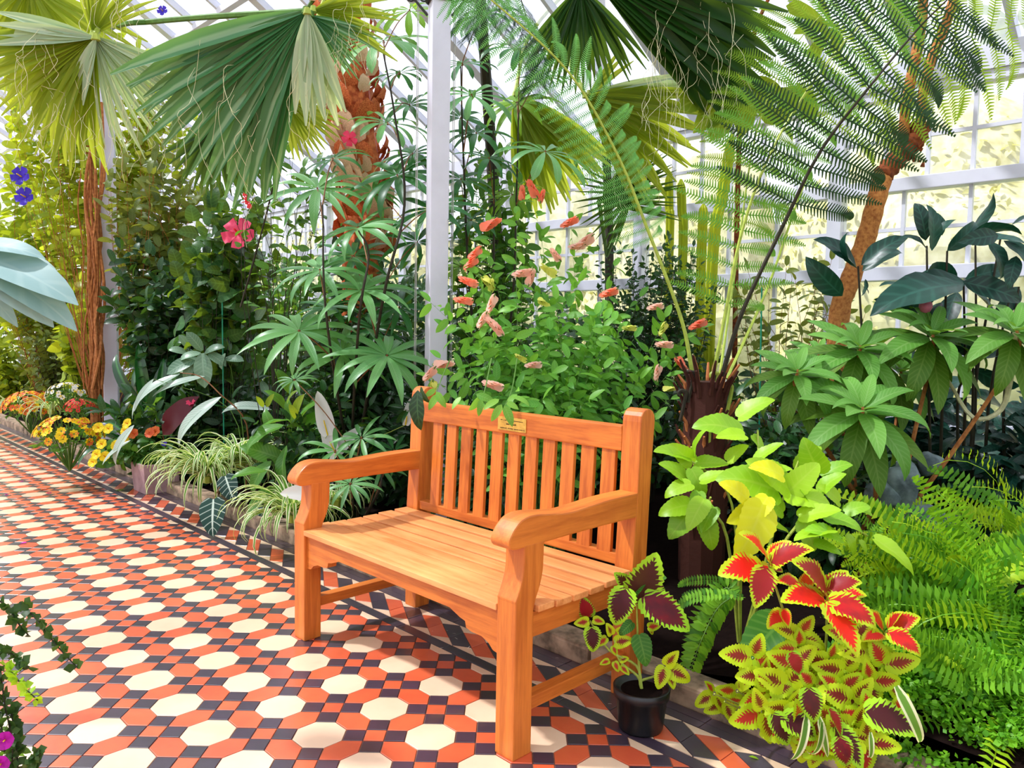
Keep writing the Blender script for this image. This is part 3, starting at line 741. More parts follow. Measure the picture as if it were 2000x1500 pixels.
for s in (-1, 1):
    q = Vector((c1.x, c1.y, zb))+HR*s*.065
    for k in range(3):
        cc = q+HR*s*.035*(k+.5)+VU*(.01*(k == 1))
        ring = [cc+HR*math.cos(a)*.022+VU*math.sin(a)*.018 for a in [2*PI*i/12 for i in range(13)]]
        mb.tube(ring, .005, 5, cap=False)
    mb.tube([q-VU*.09, q+HR*s*.06-VU*.02, q+HR*s*.12+VU*.03], .007, 5)
mb.build('scroll_bracket', M['iron'], col1, label='dark openwork iron bracket')
column(6.95, 216, label='square white column wrapped in brown vine stems, left of the hibiscus', w=.072, py=640)
for px, lab in ((816, 'thin vertical wire just left of the tall white column'), (888, 'thin vertical wires just right of the tall white column')):
    a = P(px, -40, 4.1); b = P(px+2, 700, 4.1); g = MB()
    for o in (0, .012): g.tube([(a.x+o, a.y, bedz(a.x, a.y)), (a.x+o, a.y, 3.9)], .0022, 5)
    tag(g.build('wire', M['wire']), lab, 'wire')

# ------------------------------------------------------------------ umbrella-leaf shrubs around the column
def gb(x, y): return Vector((x, y, bedz(x, y)))
def palmate_shrub(label, base, trunk, ws, seed, tk=1.):
    t = thing('umbrella_leaf_shrub', label, 'shrub', base); r = random.Random(seed); mb = MB(); tops = []
    for tr_ in trunk:
        pts = spl([Vector(base)+rv(r, .02)]+tr_, 6); mb.tube(pts, [.010-.006*i/(len(pts)-1) for i in range(len(pts))], 6); tops += pts
    mb.build('stem', M['stemdark'], t)
    for i, (x, y, tt, R, n, mt, lt) in enumerate(ws):
        tt *= tk; c = P(x, y, tt); Rm = R*tt/FPX
        s = min(tops, key=lambda q: (q-(c-VU*.25)).length)
        ax = VU*.75+TOC*r.uniform(.35, .65)+HR*r.uniform(-.25, .25)
        whorl(t, c, Rm*1.08, ax, n, mt, lt, seed*50+i, stem=s)
    return t
A = 'palmate'; D_ = 'palmate_dark'; Lm = 'palmate_lime'
ba = gb(*PY(690, 800, 1.15).xy)
palmate_shrub('tall umbrella-leaf shrub with drooping palmate leaves just left of the white column', ba,
  [[P(745, 600, 4.15), P(790, 400, 4.2), P(770, 220, 4.2), P(748, 100, 4.2)], [P(700, 640, 4.1), P(720, 500, 4.05), P(700, 450, 4.0)], [P(640, 640, 4.1), P(630, 400, 4.1)]],
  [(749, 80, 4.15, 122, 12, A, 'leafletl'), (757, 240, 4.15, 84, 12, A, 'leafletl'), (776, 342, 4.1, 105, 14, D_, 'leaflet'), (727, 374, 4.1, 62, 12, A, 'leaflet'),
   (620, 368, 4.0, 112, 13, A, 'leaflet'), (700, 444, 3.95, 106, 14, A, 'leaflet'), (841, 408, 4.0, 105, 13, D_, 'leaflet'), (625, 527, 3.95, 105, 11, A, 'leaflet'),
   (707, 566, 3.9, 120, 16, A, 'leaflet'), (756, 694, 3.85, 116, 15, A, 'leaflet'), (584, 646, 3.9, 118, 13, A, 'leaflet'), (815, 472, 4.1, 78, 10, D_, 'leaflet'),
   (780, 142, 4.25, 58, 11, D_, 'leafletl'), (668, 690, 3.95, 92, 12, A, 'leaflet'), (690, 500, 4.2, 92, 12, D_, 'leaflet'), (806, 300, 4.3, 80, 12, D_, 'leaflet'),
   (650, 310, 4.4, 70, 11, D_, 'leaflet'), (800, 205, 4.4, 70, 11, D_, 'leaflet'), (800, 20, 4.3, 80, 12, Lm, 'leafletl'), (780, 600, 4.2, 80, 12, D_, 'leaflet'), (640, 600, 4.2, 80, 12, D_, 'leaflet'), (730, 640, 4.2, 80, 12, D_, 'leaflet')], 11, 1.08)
bb = gb(*PY(960, 760, 1.75).xy)
palmate_shrub('umbrella-leaf shrub on thin bare stems just right of the white column', bb,
  [[P(962, 600, 4.6), P(965, 400, 4.6), P(963, 230, 4.6)], [P(1000, 600, 4.6), P(1008, 400, 4.6), P(1013, 220, 4.6)], [P(920, 600, 4.6), P(905, 300, 4.6), P(900, 130, 4.6)]],
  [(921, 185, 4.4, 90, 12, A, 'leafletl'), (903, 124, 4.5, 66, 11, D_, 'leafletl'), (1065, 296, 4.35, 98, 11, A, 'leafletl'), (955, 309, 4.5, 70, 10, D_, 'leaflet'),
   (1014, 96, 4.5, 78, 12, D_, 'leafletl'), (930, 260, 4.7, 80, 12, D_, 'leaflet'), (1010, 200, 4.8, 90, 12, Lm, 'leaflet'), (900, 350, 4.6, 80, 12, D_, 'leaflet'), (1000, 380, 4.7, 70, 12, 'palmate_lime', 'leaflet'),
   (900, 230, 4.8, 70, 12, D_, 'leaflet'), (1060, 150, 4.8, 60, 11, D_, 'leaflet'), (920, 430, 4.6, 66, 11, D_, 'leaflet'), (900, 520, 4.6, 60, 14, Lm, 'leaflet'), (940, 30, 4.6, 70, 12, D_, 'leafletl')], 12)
bc = gb(*PY(690, 900, .80).xy)
palmate_shrub('low umbrella-leaf seedling with narrow grey leaflets behind the left armrest', bc,
  [[P(700, 900, 4.2), P(707, 860, 4.15)], [P(690, 990, 4.1), P(684, 948, 4.05)], [P(740, 960, 4.1), P(745, 920, 4.1)]],
  [(706, 855, 3.5, 62, 10, A, 'leaflet'), (684, 945, 3.4, 62, 11, A, 'leaflet'), (745, 915, 3.6, 50, 8, A, 'leaflet'), (575, 742, 3.8, 44, 12, A, 'leaflet'), (655, 880, 3.55, 70, 7, A, 'leaflet'), (770, 880, 3.6, 50, 9, D_, 'leaflet')], 13, 1.17)

# ------------------------------------------------------------------ fan palms
pb = gb(*PY(700, 700, 2.3).xy)
palm = thing('fan_palm', 'tall palm with shaggy rust-orange trunk rising behind the umbrella-leaf shrubs', 'palm', pb)
tp = [pb, P(705, 560, 5.3), P(712, 400, 5.2), P(690, 230, 5.1), P(668, 60, 5.0), P(655, -60, 5.0)]
tps = spl(tp, 10)
MB().tube(tps, [.13]*len(tps), 12).build('trunk', M['rust'], palm)
r = random.Random(8); bl = tpl('ovate', .5, 4, .9, .4)
mt2 = []
for i in range(190):
    f = .25+.74*(i/190); q = f*(len(tps)-1); k = min(int(q), len(tps)-2); p = tps[k].lerp(tps[k+1], q-k)
    a = r.uniform(0, 2*PI); d = Vector((math.cos(a), math.sin(a), 0))
    mt2.append((frame(p+d*.12, d*.8+VU*r.uniform(.6, 1.3), d-VU*.2, r.uniform(.12, .2)), r.random()))
for m_, q in mt2: ob('leaf_base', lm('leaf_base', bl, M['rust' if q < .50 else 'cream_fibre']), palm, m_)
crown = P(655, -60, 5.0)
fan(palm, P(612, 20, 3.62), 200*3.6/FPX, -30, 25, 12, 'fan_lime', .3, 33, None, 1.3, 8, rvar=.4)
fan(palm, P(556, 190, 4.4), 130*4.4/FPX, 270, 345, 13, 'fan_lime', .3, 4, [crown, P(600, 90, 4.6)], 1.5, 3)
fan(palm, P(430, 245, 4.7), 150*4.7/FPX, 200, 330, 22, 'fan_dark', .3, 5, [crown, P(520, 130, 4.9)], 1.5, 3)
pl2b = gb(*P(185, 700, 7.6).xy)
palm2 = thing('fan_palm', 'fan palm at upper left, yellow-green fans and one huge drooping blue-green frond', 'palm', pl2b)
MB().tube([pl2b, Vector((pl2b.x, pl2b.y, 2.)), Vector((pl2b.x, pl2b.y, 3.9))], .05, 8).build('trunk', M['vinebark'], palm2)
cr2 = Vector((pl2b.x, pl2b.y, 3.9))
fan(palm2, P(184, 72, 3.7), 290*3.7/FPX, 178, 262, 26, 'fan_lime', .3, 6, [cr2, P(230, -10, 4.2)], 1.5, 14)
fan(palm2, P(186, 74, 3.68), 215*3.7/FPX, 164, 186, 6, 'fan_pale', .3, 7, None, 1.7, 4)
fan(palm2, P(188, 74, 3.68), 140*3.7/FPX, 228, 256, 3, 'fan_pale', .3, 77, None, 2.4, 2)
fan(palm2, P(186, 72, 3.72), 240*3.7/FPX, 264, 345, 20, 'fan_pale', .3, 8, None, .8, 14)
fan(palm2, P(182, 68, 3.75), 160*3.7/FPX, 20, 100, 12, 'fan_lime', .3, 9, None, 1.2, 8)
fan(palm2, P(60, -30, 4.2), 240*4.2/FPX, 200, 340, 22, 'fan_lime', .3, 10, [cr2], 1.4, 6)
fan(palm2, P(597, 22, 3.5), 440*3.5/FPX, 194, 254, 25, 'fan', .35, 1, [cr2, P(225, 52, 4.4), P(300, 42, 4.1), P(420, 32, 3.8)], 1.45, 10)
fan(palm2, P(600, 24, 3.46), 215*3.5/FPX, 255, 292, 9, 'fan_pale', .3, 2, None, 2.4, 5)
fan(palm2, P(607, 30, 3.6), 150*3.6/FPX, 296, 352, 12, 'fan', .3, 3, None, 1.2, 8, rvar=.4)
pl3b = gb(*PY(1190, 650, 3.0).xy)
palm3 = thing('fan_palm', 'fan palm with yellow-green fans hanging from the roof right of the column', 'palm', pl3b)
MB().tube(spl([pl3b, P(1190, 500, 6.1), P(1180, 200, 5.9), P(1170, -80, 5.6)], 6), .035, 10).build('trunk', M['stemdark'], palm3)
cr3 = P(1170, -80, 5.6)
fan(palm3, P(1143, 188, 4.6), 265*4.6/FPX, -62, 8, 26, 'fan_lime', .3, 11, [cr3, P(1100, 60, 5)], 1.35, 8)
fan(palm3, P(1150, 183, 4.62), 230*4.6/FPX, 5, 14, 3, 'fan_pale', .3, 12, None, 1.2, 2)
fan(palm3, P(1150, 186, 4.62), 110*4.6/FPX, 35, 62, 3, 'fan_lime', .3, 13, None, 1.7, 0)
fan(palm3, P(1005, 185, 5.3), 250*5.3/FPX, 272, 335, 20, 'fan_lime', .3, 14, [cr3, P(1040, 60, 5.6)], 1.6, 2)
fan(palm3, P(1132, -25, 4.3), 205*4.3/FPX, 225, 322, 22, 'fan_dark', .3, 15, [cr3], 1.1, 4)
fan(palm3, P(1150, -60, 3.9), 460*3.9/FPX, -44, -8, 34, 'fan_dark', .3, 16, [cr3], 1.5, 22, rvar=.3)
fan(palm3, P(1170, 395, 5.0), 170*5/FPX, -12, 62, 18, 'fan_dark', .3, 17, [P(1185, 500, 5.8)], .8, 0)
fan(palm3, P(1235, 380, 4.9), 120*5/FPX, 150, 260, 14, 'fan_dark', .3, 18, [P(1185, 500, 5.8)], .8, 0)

# ------------------------------------------------------------------ tree fern beside the bench
def pinna_tpl(n=22, w=.16, bend=.9, lobe=.75):
    """one pinna: a midrib with a comb of pinnules"""
    V = []; F = []; UVs = []
    y = z = 0
    for i in range(n):
        v = (i+.5)/n; a = bend*v
        y += math.cos(a)/n; z -= math.sin(a)/n
        L = w*math.sin(PI*min(1, .12+.9*v))**.7*(1.05-.3*v); dy = lobe/n*.5
        for s in (-1, 1):
            k = len(V)
            V += [(0, y-dy, z), (0, y+dy, z), (s*L, y+dy*.55+L*.35, z-L*.12), (s*L, y-dy*.35+L*.35, z-L*.12)]
            UVs += [(.5, v), (.5, v), (.5+s*.45, v), (.5+s*.45, v)]
            F.append((k, k+1, k+2, k+3) if s < 0 else (k+3, k+2, k+1, k))
    k = len(V); y = z = 0
    for i in range(9):
        v = i/8; a = bend*v
        if i: y += math.cos(a)/8; z -= math.sin(a)/8
        hw = .007*(1-.7*v)
        V += [(-hw, y, z+.002), (hw, y, z+.002)]; UVs += [(.48, v), (.52, v)]
    for i in range(8): F.append((k+2*i, k+2*i+1, k+2*i+3, k+2*i+2))
    return np.array(V), F, np.array(UVs)
PINNA = [pinna_tpl(26, .095, .8, .6), pinna_tpl(26, .10, 1.2, .6), pinna_tpl(26, .09, .5, .6)]
PINF = [pinna_tpl(22, .10, .5, .9)]
def frond(parent, pts, L, n, mat, seed=0, name='frond', rw=.006, stemm='stemlime', f0=.25, ang=.5, hang=.3, tp_=None, taper=.7, side=None):
    r = random.Random(seed); c = spl(pts, 10); mb = MB()
    mb.tube(c, [rw*(1-.75*i/(len(c)-1)) for i in range(len(c))], 5)
    f = mb.build(name, M[stemm], parent)
    tp_ = tp_ or PINNA
    for k in range(n):
        v = f0+(1-f0)*(k+.5)/n; q = v*(len(c)-1); i = min(int(q), len(c)-2); p = c[i].lerp(c[i+1], q-i)
        ax = (c[i+1]-c[i]).normalized()
        sd = ax.cross(TOC if side is None else side)
        if sd.length < .1: sd = ax.cross(VU)
        sd.normalize()
        vv = (v-f0)/(1-f0); Lk = L*(math.sin(PI*min(1, .18+.82*vv*taper+.05))**.6 if vv < .97 else .3)
        for s in (-1, 1):
            d = sd*s+ax*ang+VU*(-hang)+rv(r, .05)
            n_ = ax.cross(d); n_ = n_ if n_.dot(VU+TOC*.7) > 0 else -n_
            ob('pinna', lm('pinna', tp_[(k+(s > 0)) % len(tp_)], M[mat]), f, frame(p, d, n_, Lk*r.uniform(.88, 1.05)))
    return f
fb = gb(P(1380, 800, 3.45).x, P(1380, 800, 3.45).y)
tf = thing('tree_fern', 'tree fern with long arching feathery fronds on a rusty stump behind the bench', 'fern', fb)
top = P(1380, 745, 3.45)
MB().tube([fb-VU*.03, fb.lerp(top, .5), top], [.10, .11, .085], 12).build('trunk', M['fernbase'], tf)
r = random.Random(4)
for k in range(90):
    a = r.uniform(0, 2*PI); z = r.uniform(.0, 1.0)**.6; p = fb.lerp(top, z)+Vector((math.cos(a), math.sin(a), 0))*.085
    d = Vector((math.cos(a)*.3, math.sin(a)*.3, 1)); L = r.uniform(.07, .16)
    MB().tube([p, p+d*L*.5, p+d*L+Vector((math.cos(a), math.sin(a), 0))*.02], [.011, .009, .005], 5).build('leaf_stub', M[('wood_peg', 'fernbase', 'stemlime')[0 if k % 3 == 0 else 1 if k % 11 else 2]], tf)
for k, (x, y) in enumerate(((1345, 733), (1393, 735), (1330, 770), (1420, 760))):     # furled crosiers
    c = P(x, y, 3.4); pts = [c-VU*.12]+[c+HR*(.022-.003*i)*math.cos(i*.8)+VU*(.022-.003*i)*math.sin(i*.8) for i in range(6)]
    MB().tube(spl(pts, 4), .009, 6).build('crosier', M[('stemdark', 'stemlime')[k % 2]], tf)
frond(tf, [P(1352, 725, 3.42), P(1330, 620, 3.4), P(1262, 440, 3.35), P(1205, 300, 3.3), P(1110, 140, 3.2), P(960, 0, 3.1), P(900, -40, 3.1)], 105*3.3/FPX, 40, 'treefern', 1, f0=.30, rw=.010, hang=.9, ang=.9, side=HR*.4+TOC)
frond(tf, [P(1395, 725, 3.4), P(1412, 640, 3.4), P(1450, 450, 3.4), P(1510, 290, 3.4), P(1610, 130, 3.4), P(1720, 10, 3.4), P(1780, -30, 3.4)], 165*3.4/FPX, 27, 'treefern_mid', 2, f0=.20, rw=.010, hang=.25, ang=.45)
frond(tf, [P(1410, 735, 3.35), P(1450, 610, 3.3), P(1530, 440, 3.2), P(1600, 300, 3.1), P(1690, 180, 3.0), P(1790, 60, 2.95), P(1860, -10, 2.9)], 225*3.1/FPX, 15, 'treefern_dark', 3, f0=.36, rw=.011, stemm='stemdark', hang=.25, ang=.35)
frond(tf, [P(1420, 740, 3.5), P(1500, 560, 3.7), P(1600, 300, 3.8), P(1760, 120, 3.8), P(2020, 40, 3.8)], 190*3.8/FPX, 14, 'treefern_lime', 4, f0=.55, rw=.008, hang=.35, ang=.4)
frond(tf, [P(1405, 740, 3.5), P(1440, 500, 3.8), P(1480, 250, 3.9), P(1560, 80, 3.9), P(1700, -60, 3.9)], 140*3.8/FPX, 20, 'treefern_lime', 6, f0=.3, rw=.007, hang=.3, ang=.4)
f2 = gb(*PY(1000, 700, 2.4).xy)
tf2 = thing('tree_fern', 'dark feathery fern fronds hanging at the top just right of the column', 'fern', f2)
MB().tube([f2, P(960, 300, 5.4), P(930, -120, 4.6)], [.05, .04, .03], 8).build('trunk', M['stemdark'], tf2)
for k, (x0, x1, y1) in enumerate(((930, 920, 80), (940, 985, 60), (960, 1050, 170), (900, 900, 60))):
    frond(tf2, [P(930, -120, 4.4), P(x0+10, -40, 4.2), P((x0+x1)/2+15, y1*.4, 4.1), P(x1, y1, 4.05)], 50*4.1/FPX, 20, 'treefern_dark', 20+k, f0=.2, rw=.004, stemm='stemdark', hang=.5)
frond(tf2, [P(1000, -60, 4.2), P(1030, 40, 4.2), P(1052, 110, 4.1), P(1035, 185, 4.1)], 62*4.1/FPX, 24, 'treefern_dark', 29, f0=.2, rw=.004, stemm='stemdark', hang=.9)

# ------------------------------------------------------------------ hand-placed leaves: base and tip seen in the photograph, at their own distance
def hero(parent, mat, lt, rows, seed=0, name='leaf', up=.55, toc=.8, rec=.12, jit=.25):
    r = random.Random(seed)
    for k, (bx, by, tx, ty, t) in enumerate(rows):
        a = P(bx, by, t); b = P(tx, ty, t-rec*math.hypot(tx-bx, ty-by)*t/FPX*2)
        d = b-a; L = d.length*1.06
        n = VU*up+TOC*toc+rv(r, jit)
        # start a little above the chord so that the droop of the blade ends on the tip
        y = d.normalized(); n2 = (n-y*n.dot(y)).normalized()
        ob(name, lm(name, T[lt][k % len(T[lt])], M[mat]), parent, frame(a, y+n2*.22, n, L))
def stemline(parent, pts, rad, mat='stem', name='stem', n=4):
    c = spl(pts, n); return MB().tube(c, [rad*(1-.5*i/(len(c)-1)) for i in range(len(c))], 6).build(name, M[mat], parent)

# ------------------------------------------------------------------ pruned tree with two leaning limbs, right
tb = gb(*P(1630, 700, 4.1).xy)
tree = thing('small_tree', 'pruned tree with flaky orange bark, a knotted bend and two upright limbs, before the windows', 'tree', tb)
def W_(px): return px*.5*4.05/FPX
tr1 = [tb, P(1637, 640, 4.1), P(1658, 555, 4.08), P(1690, 470, 4.05), P(1712, 390, 4.0), P(1728, 335, 4.0)]
c = spl(tr1, 6); MB().tube(c, [W_(40)*(1-.15*i/len(c))*(1+.05*math.sin(i*2.1)) for i in range(len(c))], 12).build('trunk', M['bark'], tree, smooth=True)
c = spl([P(1722, 345, 4.0), P(1745, 318, 4.0), P(1772, 290, 4.0), P(1790, 268, 4.0), P(1798, 244, 4.0)], 6)
MB().tube(c, [W_(34), W_(42), W_(36)]*8+[W_(40)]*(len(c)-24), 12).build('knot', M['barkdark'], tree, smooth=True, label='dark knotted bend')
for pts, w in (([P(1770, 285, 4.0), P(1766, 240, 4.0), P(1778, 160, 4.0), P(1798, 60, 4.0), P(1806, -60, 4.0)], 20), ([P(1798, 252, 3.98), P(1800, 200, 3.98), P(1818, 120, 3.97), P(1850, 40, 3.96), P(1880, -60, 3.95)], 19)):
    c = spl(pts, 6); MB().tube(c, [W_(w)*(1+.06*math.sin(i*1.7)) for i in range(len(c))], 10).build('limb', M['bark'], tree, smooth=True)
r = random.Random(2)
for k in range(12):
    p = P(1745+r.uniform(-20, 60), 300+r.uniform(-50, 30), 3.95); MB().tube([p, p+rv(r, .012)+VU*.02], [.012, .004], 5).build('bark_flake', M['barkdark'], tree)

# large lobed leaves, backlit, upper right
lt_ = thing('lobed_leaf_plant', 'tall stem with large backlit yellow-green lobed leaves hanging under the roof', 'plant', gb(*PY(1440, 700, 3.1).xy))
stemline(lt_, [WM[lt_.name].translation, P(1440, 400, 4.7), P(1450, 200, 4.5), P(1475, 60, 4.3), P(1520, -40, 4.2)], .02, 'barkdark')
T['lobe'] = [tpl('spatula', .20, 9, .5, .12, cols=2, wave=.06), tpl('lance', .22, 9, .7, .15, cols=2, wave=.06)]
hero(lt_, 'bigleaf', 'lobe', [(1448, 160, 1338, 150, 4.3), (1448, 160, 1345, 188, 4.3), (1448, 162, 1330, 208, 4.3), (1450, 165, 1362, 250, 4.3), (1452, 168, 1392, 268, 4.3), (1455, 165, 1450, 262, 4.3), (1455, 160, 1510, 240, 4.3),
   (1450, 158, 1405, 90, 4.3), (1452, 155, 1470, 95, 4.3), (1455, 160, 1530, 180, 4.3), (1620, 50, 1540, 12, 4.2), (1620, 50, 1555, 60, 4.2), (1622, 48, 1600, 0, 4.2), (1624, 54, 1640, 110, 4.2), (1622, 54, 1585, 110, 4.2),
   (1560, 170, 1520, 240, 4.5), (1560, 170, 1490, 200, 4.5), (1560, 170, 1590, 240, 4.5), (1980, 40, 1900, 20, 4.6), (1980, 40, 1920, 80, 4.6), (1985, 30, 1960, 110, 4.6), (1990, 20, 2040, 90, 4.6), (1980, 20, 1940, -20, 4.6)], 3, up=.3, toc=1, jit=.15)

# cacti by the windows
for i, (x0, y0, x1, y1, t, w, lab) in enumerate(((1308, 470, 1306, 338, 5.2, 17, 'left short ribbed yellow-green cactus column below the fan palm'), (1334, 480, 1330, 350, 5.2, 18, 'ribbed yellow-green cactus column right beside the left short one'),
      (1370, 500, 1374, 398, 5.2, 19, 'lowest blunt cactus column between the short ones and the tall leaning one'), (1392, 500, 1430, 262, 5.1, 22, 'tall leaning yellow-green cactus column near the window corner'))):
    a = P(x0, y0, t); b = P(x1, y1, t); g_ = gb(a.x, min(a.y, 3.3)); th = thing('ribbed_cactus', lab, 'cactus', g_, None)
    c = spl([g_, a, a.lerp(b, .5), b], 6); R = w*.5*t/FPX; V = []; F = []; S = 16
    for j, p in enumerate(c):
        e = 1 if j < len(c)-2 else (.8 if j == len(c)-2 else .25)
        for k in range(S): rad = R*e*(1 if k % 2 else .66); V.append(p+Vector((math.cos(2*PI*k/S)*rad, math.sin(2*PI*k/S)*rad, 0)))
    F = [(j*S+k, j*S+(k+1) % S, (j+1)*S+(k+1) % S, (j+1)*S+k) for j in range(len(c)-1) for k in range(S)]+[tuple(range((len(c)-1)*S, len(c)*S))]
    MB().add(V, F).build('ribbed_stem', M['cactus'], th)

# ------------------------------------------------------------------ lobelia-like rosettes, right
lb = gb(*P(1700, 900, 3.4).xy)
lob = thing('rosette_shrub', 'shrub with large soft green leaf rosettes on bare woody stems, right of the bench', 'shrub', lb)
ros = [(1559, 722, 3.2, 92), (1681, 675, 3.35, 108), (1822, 648, 3.3, 118), (1686, 795, 3.05, 128), (1985, 640, 3.15, 112), (1600, 690, 3.6, 60), (1760, 720, 3.6, 90)]
r = random.Random(21)
for i, (x, y, t, R) in enumerate(ros):
    c = P(x, y, t); Rm = R*t/FPX; ax = (VU*.8+TOC*.45+HR*r.uniform(-.15, .15)).normalized()
    stemline(lob, [lb+HR*r.uniform(-.1, .3)+TOC*r.uniform(-.1, .1), lb.lerp(c, .5)+HR*.05, c-VU*.12, c], .012, 'vinebark')
    X = (HR-ax*HR.dot(ax)).normalized(); Y = ax.cross(X); n = 26
    for k in range(n):
        f = k/n; a = k*2.4; d = X*math.cos(a)+Y*math.sin(a)
        el = -.75+1.9*f
        L = Rm*(1.25 if f < .5 else 1.2-.9*(f-.5)*1.4)
        ob('leaf', lm('leaf', T['lance'][k % 3], M['lobelia' if f > .35 else 'lobelia_old']), lob, frame(c-ax*.05*(1-f)+d*.008, d+ax*el, ax+d*-.2, L))
stemline(lob, [P(1985, 650, 3.15), P(1975, 730, 3.2), P(1955, 800, 3.25), P(1900, 815, 3.3), P(1850, 740, 3.4)], .014, 'fibre')

# ------------------------------------------------------------------ blackish broad-leaved shrub, upper right
db = gb(*P(1820, 900, 3.7).xy)
dk = thing('dark_leaved_shrub', 'shrub of large glossy blackish-green leaves on thin upright stems before the windows', 'shrub', db)
hero(dk, 'darkleaf', 'broad', [(1672, 520, 1600, 462, 3.5), (1675, 525, 1632, 465, 3.45), (1682, 518, 1770, 458, 3.4), (1684, 530, 1762, 475, 3.45), (1645, 578, 1576, 508, 3.5), (1686, 560, 1700, 572, 3.5), (1690, 545, 1685, 580, 3.5),
  (1808, 470, 1795, 392, 3.3), (1815, 475, 1862, 425, 3.3), (1812, 490, 1770, 450, 3.25), (1820, 490, 1820, 400, 3.2), (1850, 490, 1920, 430, 3.3), (1860, 480, 1950, 388, 3.5), (1880, 470, 1990, 430, 3.3), (1905, 470, 2010, 470, 3.2), (1900, 480, 1905, 440, 3.3), (1950, 460, 1880, 470, 3.15), (1960, 470, 2030, 520, 3.2), (1975, 440, 2050, 410, 3.4), (1930, 470, 1975, 540, 3.25), (1985, 500, 1970, 560, 3.2), (1840, 460, 1830, 410, 3.6),
  (1880, 555, 1710, 595, 3.35), (1885, 550, 1760, 560, 3.45), (1880, 550, 1998, 585, 3.3), (1885, 545, 1975, 520, 3.5), (1890, 560, 1960, 640, 3.4), (1870, 545, 1800, 510, 3.5), (1830, 580, 1720, 590, 3.5), (1840, 590, 1800, 640, 3.5), (1870, 570, 1840, 650, 3.6), (1990, 560, 1950, 620, 3.5),
  (1900, 690, 1840, 650, 3.5), (1920, 700, 1995, 680, 3.5), (1900, 720, 1990, 760, 3.6), (1890, 740, 1800, 770, 3.6), (1960, 800, 1890, 760, 3.6), (1960, 830, 2020, 800, 3.5), (1800, 800, 1860, 790, 3.8), (1880, 850, 1830, 880, 3.6), (1940, 880, 1990, 850, 3.5), (1780, 580, 1730, 540, 3.8), (1950, 930, 1900, 900, 3.5), (1760, 880, 1720, 850, 3.9), (1700, 900, 1650, 870, 3.9), (1800, 700, 1740, 690, 3.9)], 5, up=.5, toc=.6, jit=.45)
r = random.Random(6)
for x0, x1, y1 in ((1690, 1676, 520), (1815, 1810, 480), (1840, 1850, 490), (1885, 1882, 550), (1905, 1905, 470), (1900, 1955, 460), (1930, 1985, 520), (1960, 1990, 560), (1900, 1900, 700), (1870, 1880, 740)):
    stemline(dk, [db+HR*(x0-1820)*3.6/FPX*1.1+TOC*r.uniform(-.1, .1), P(x0, 800, 3.5), P(x1, y1, 3.45)], .009, 'stemdark')
th = thing('flower_bud', 'dusky pink round bud among the blackish leaves above the green rosettes', 'flower', P(1808, 598, 3.3))
MB().lathe([(0, -.030), (.018, -.024), (.028, -.004), (.026, .012), (.012, .028), (0, .03)], P(1808, 598, 3.3), 12).build('bud', simple('bud', (.35, .09, .14), .6), th, smooth=True)
stemline(th, [P(1808, 604, 3.3), P(1820, 640, 3.35), P(1830, 700, 3.4)], .004)

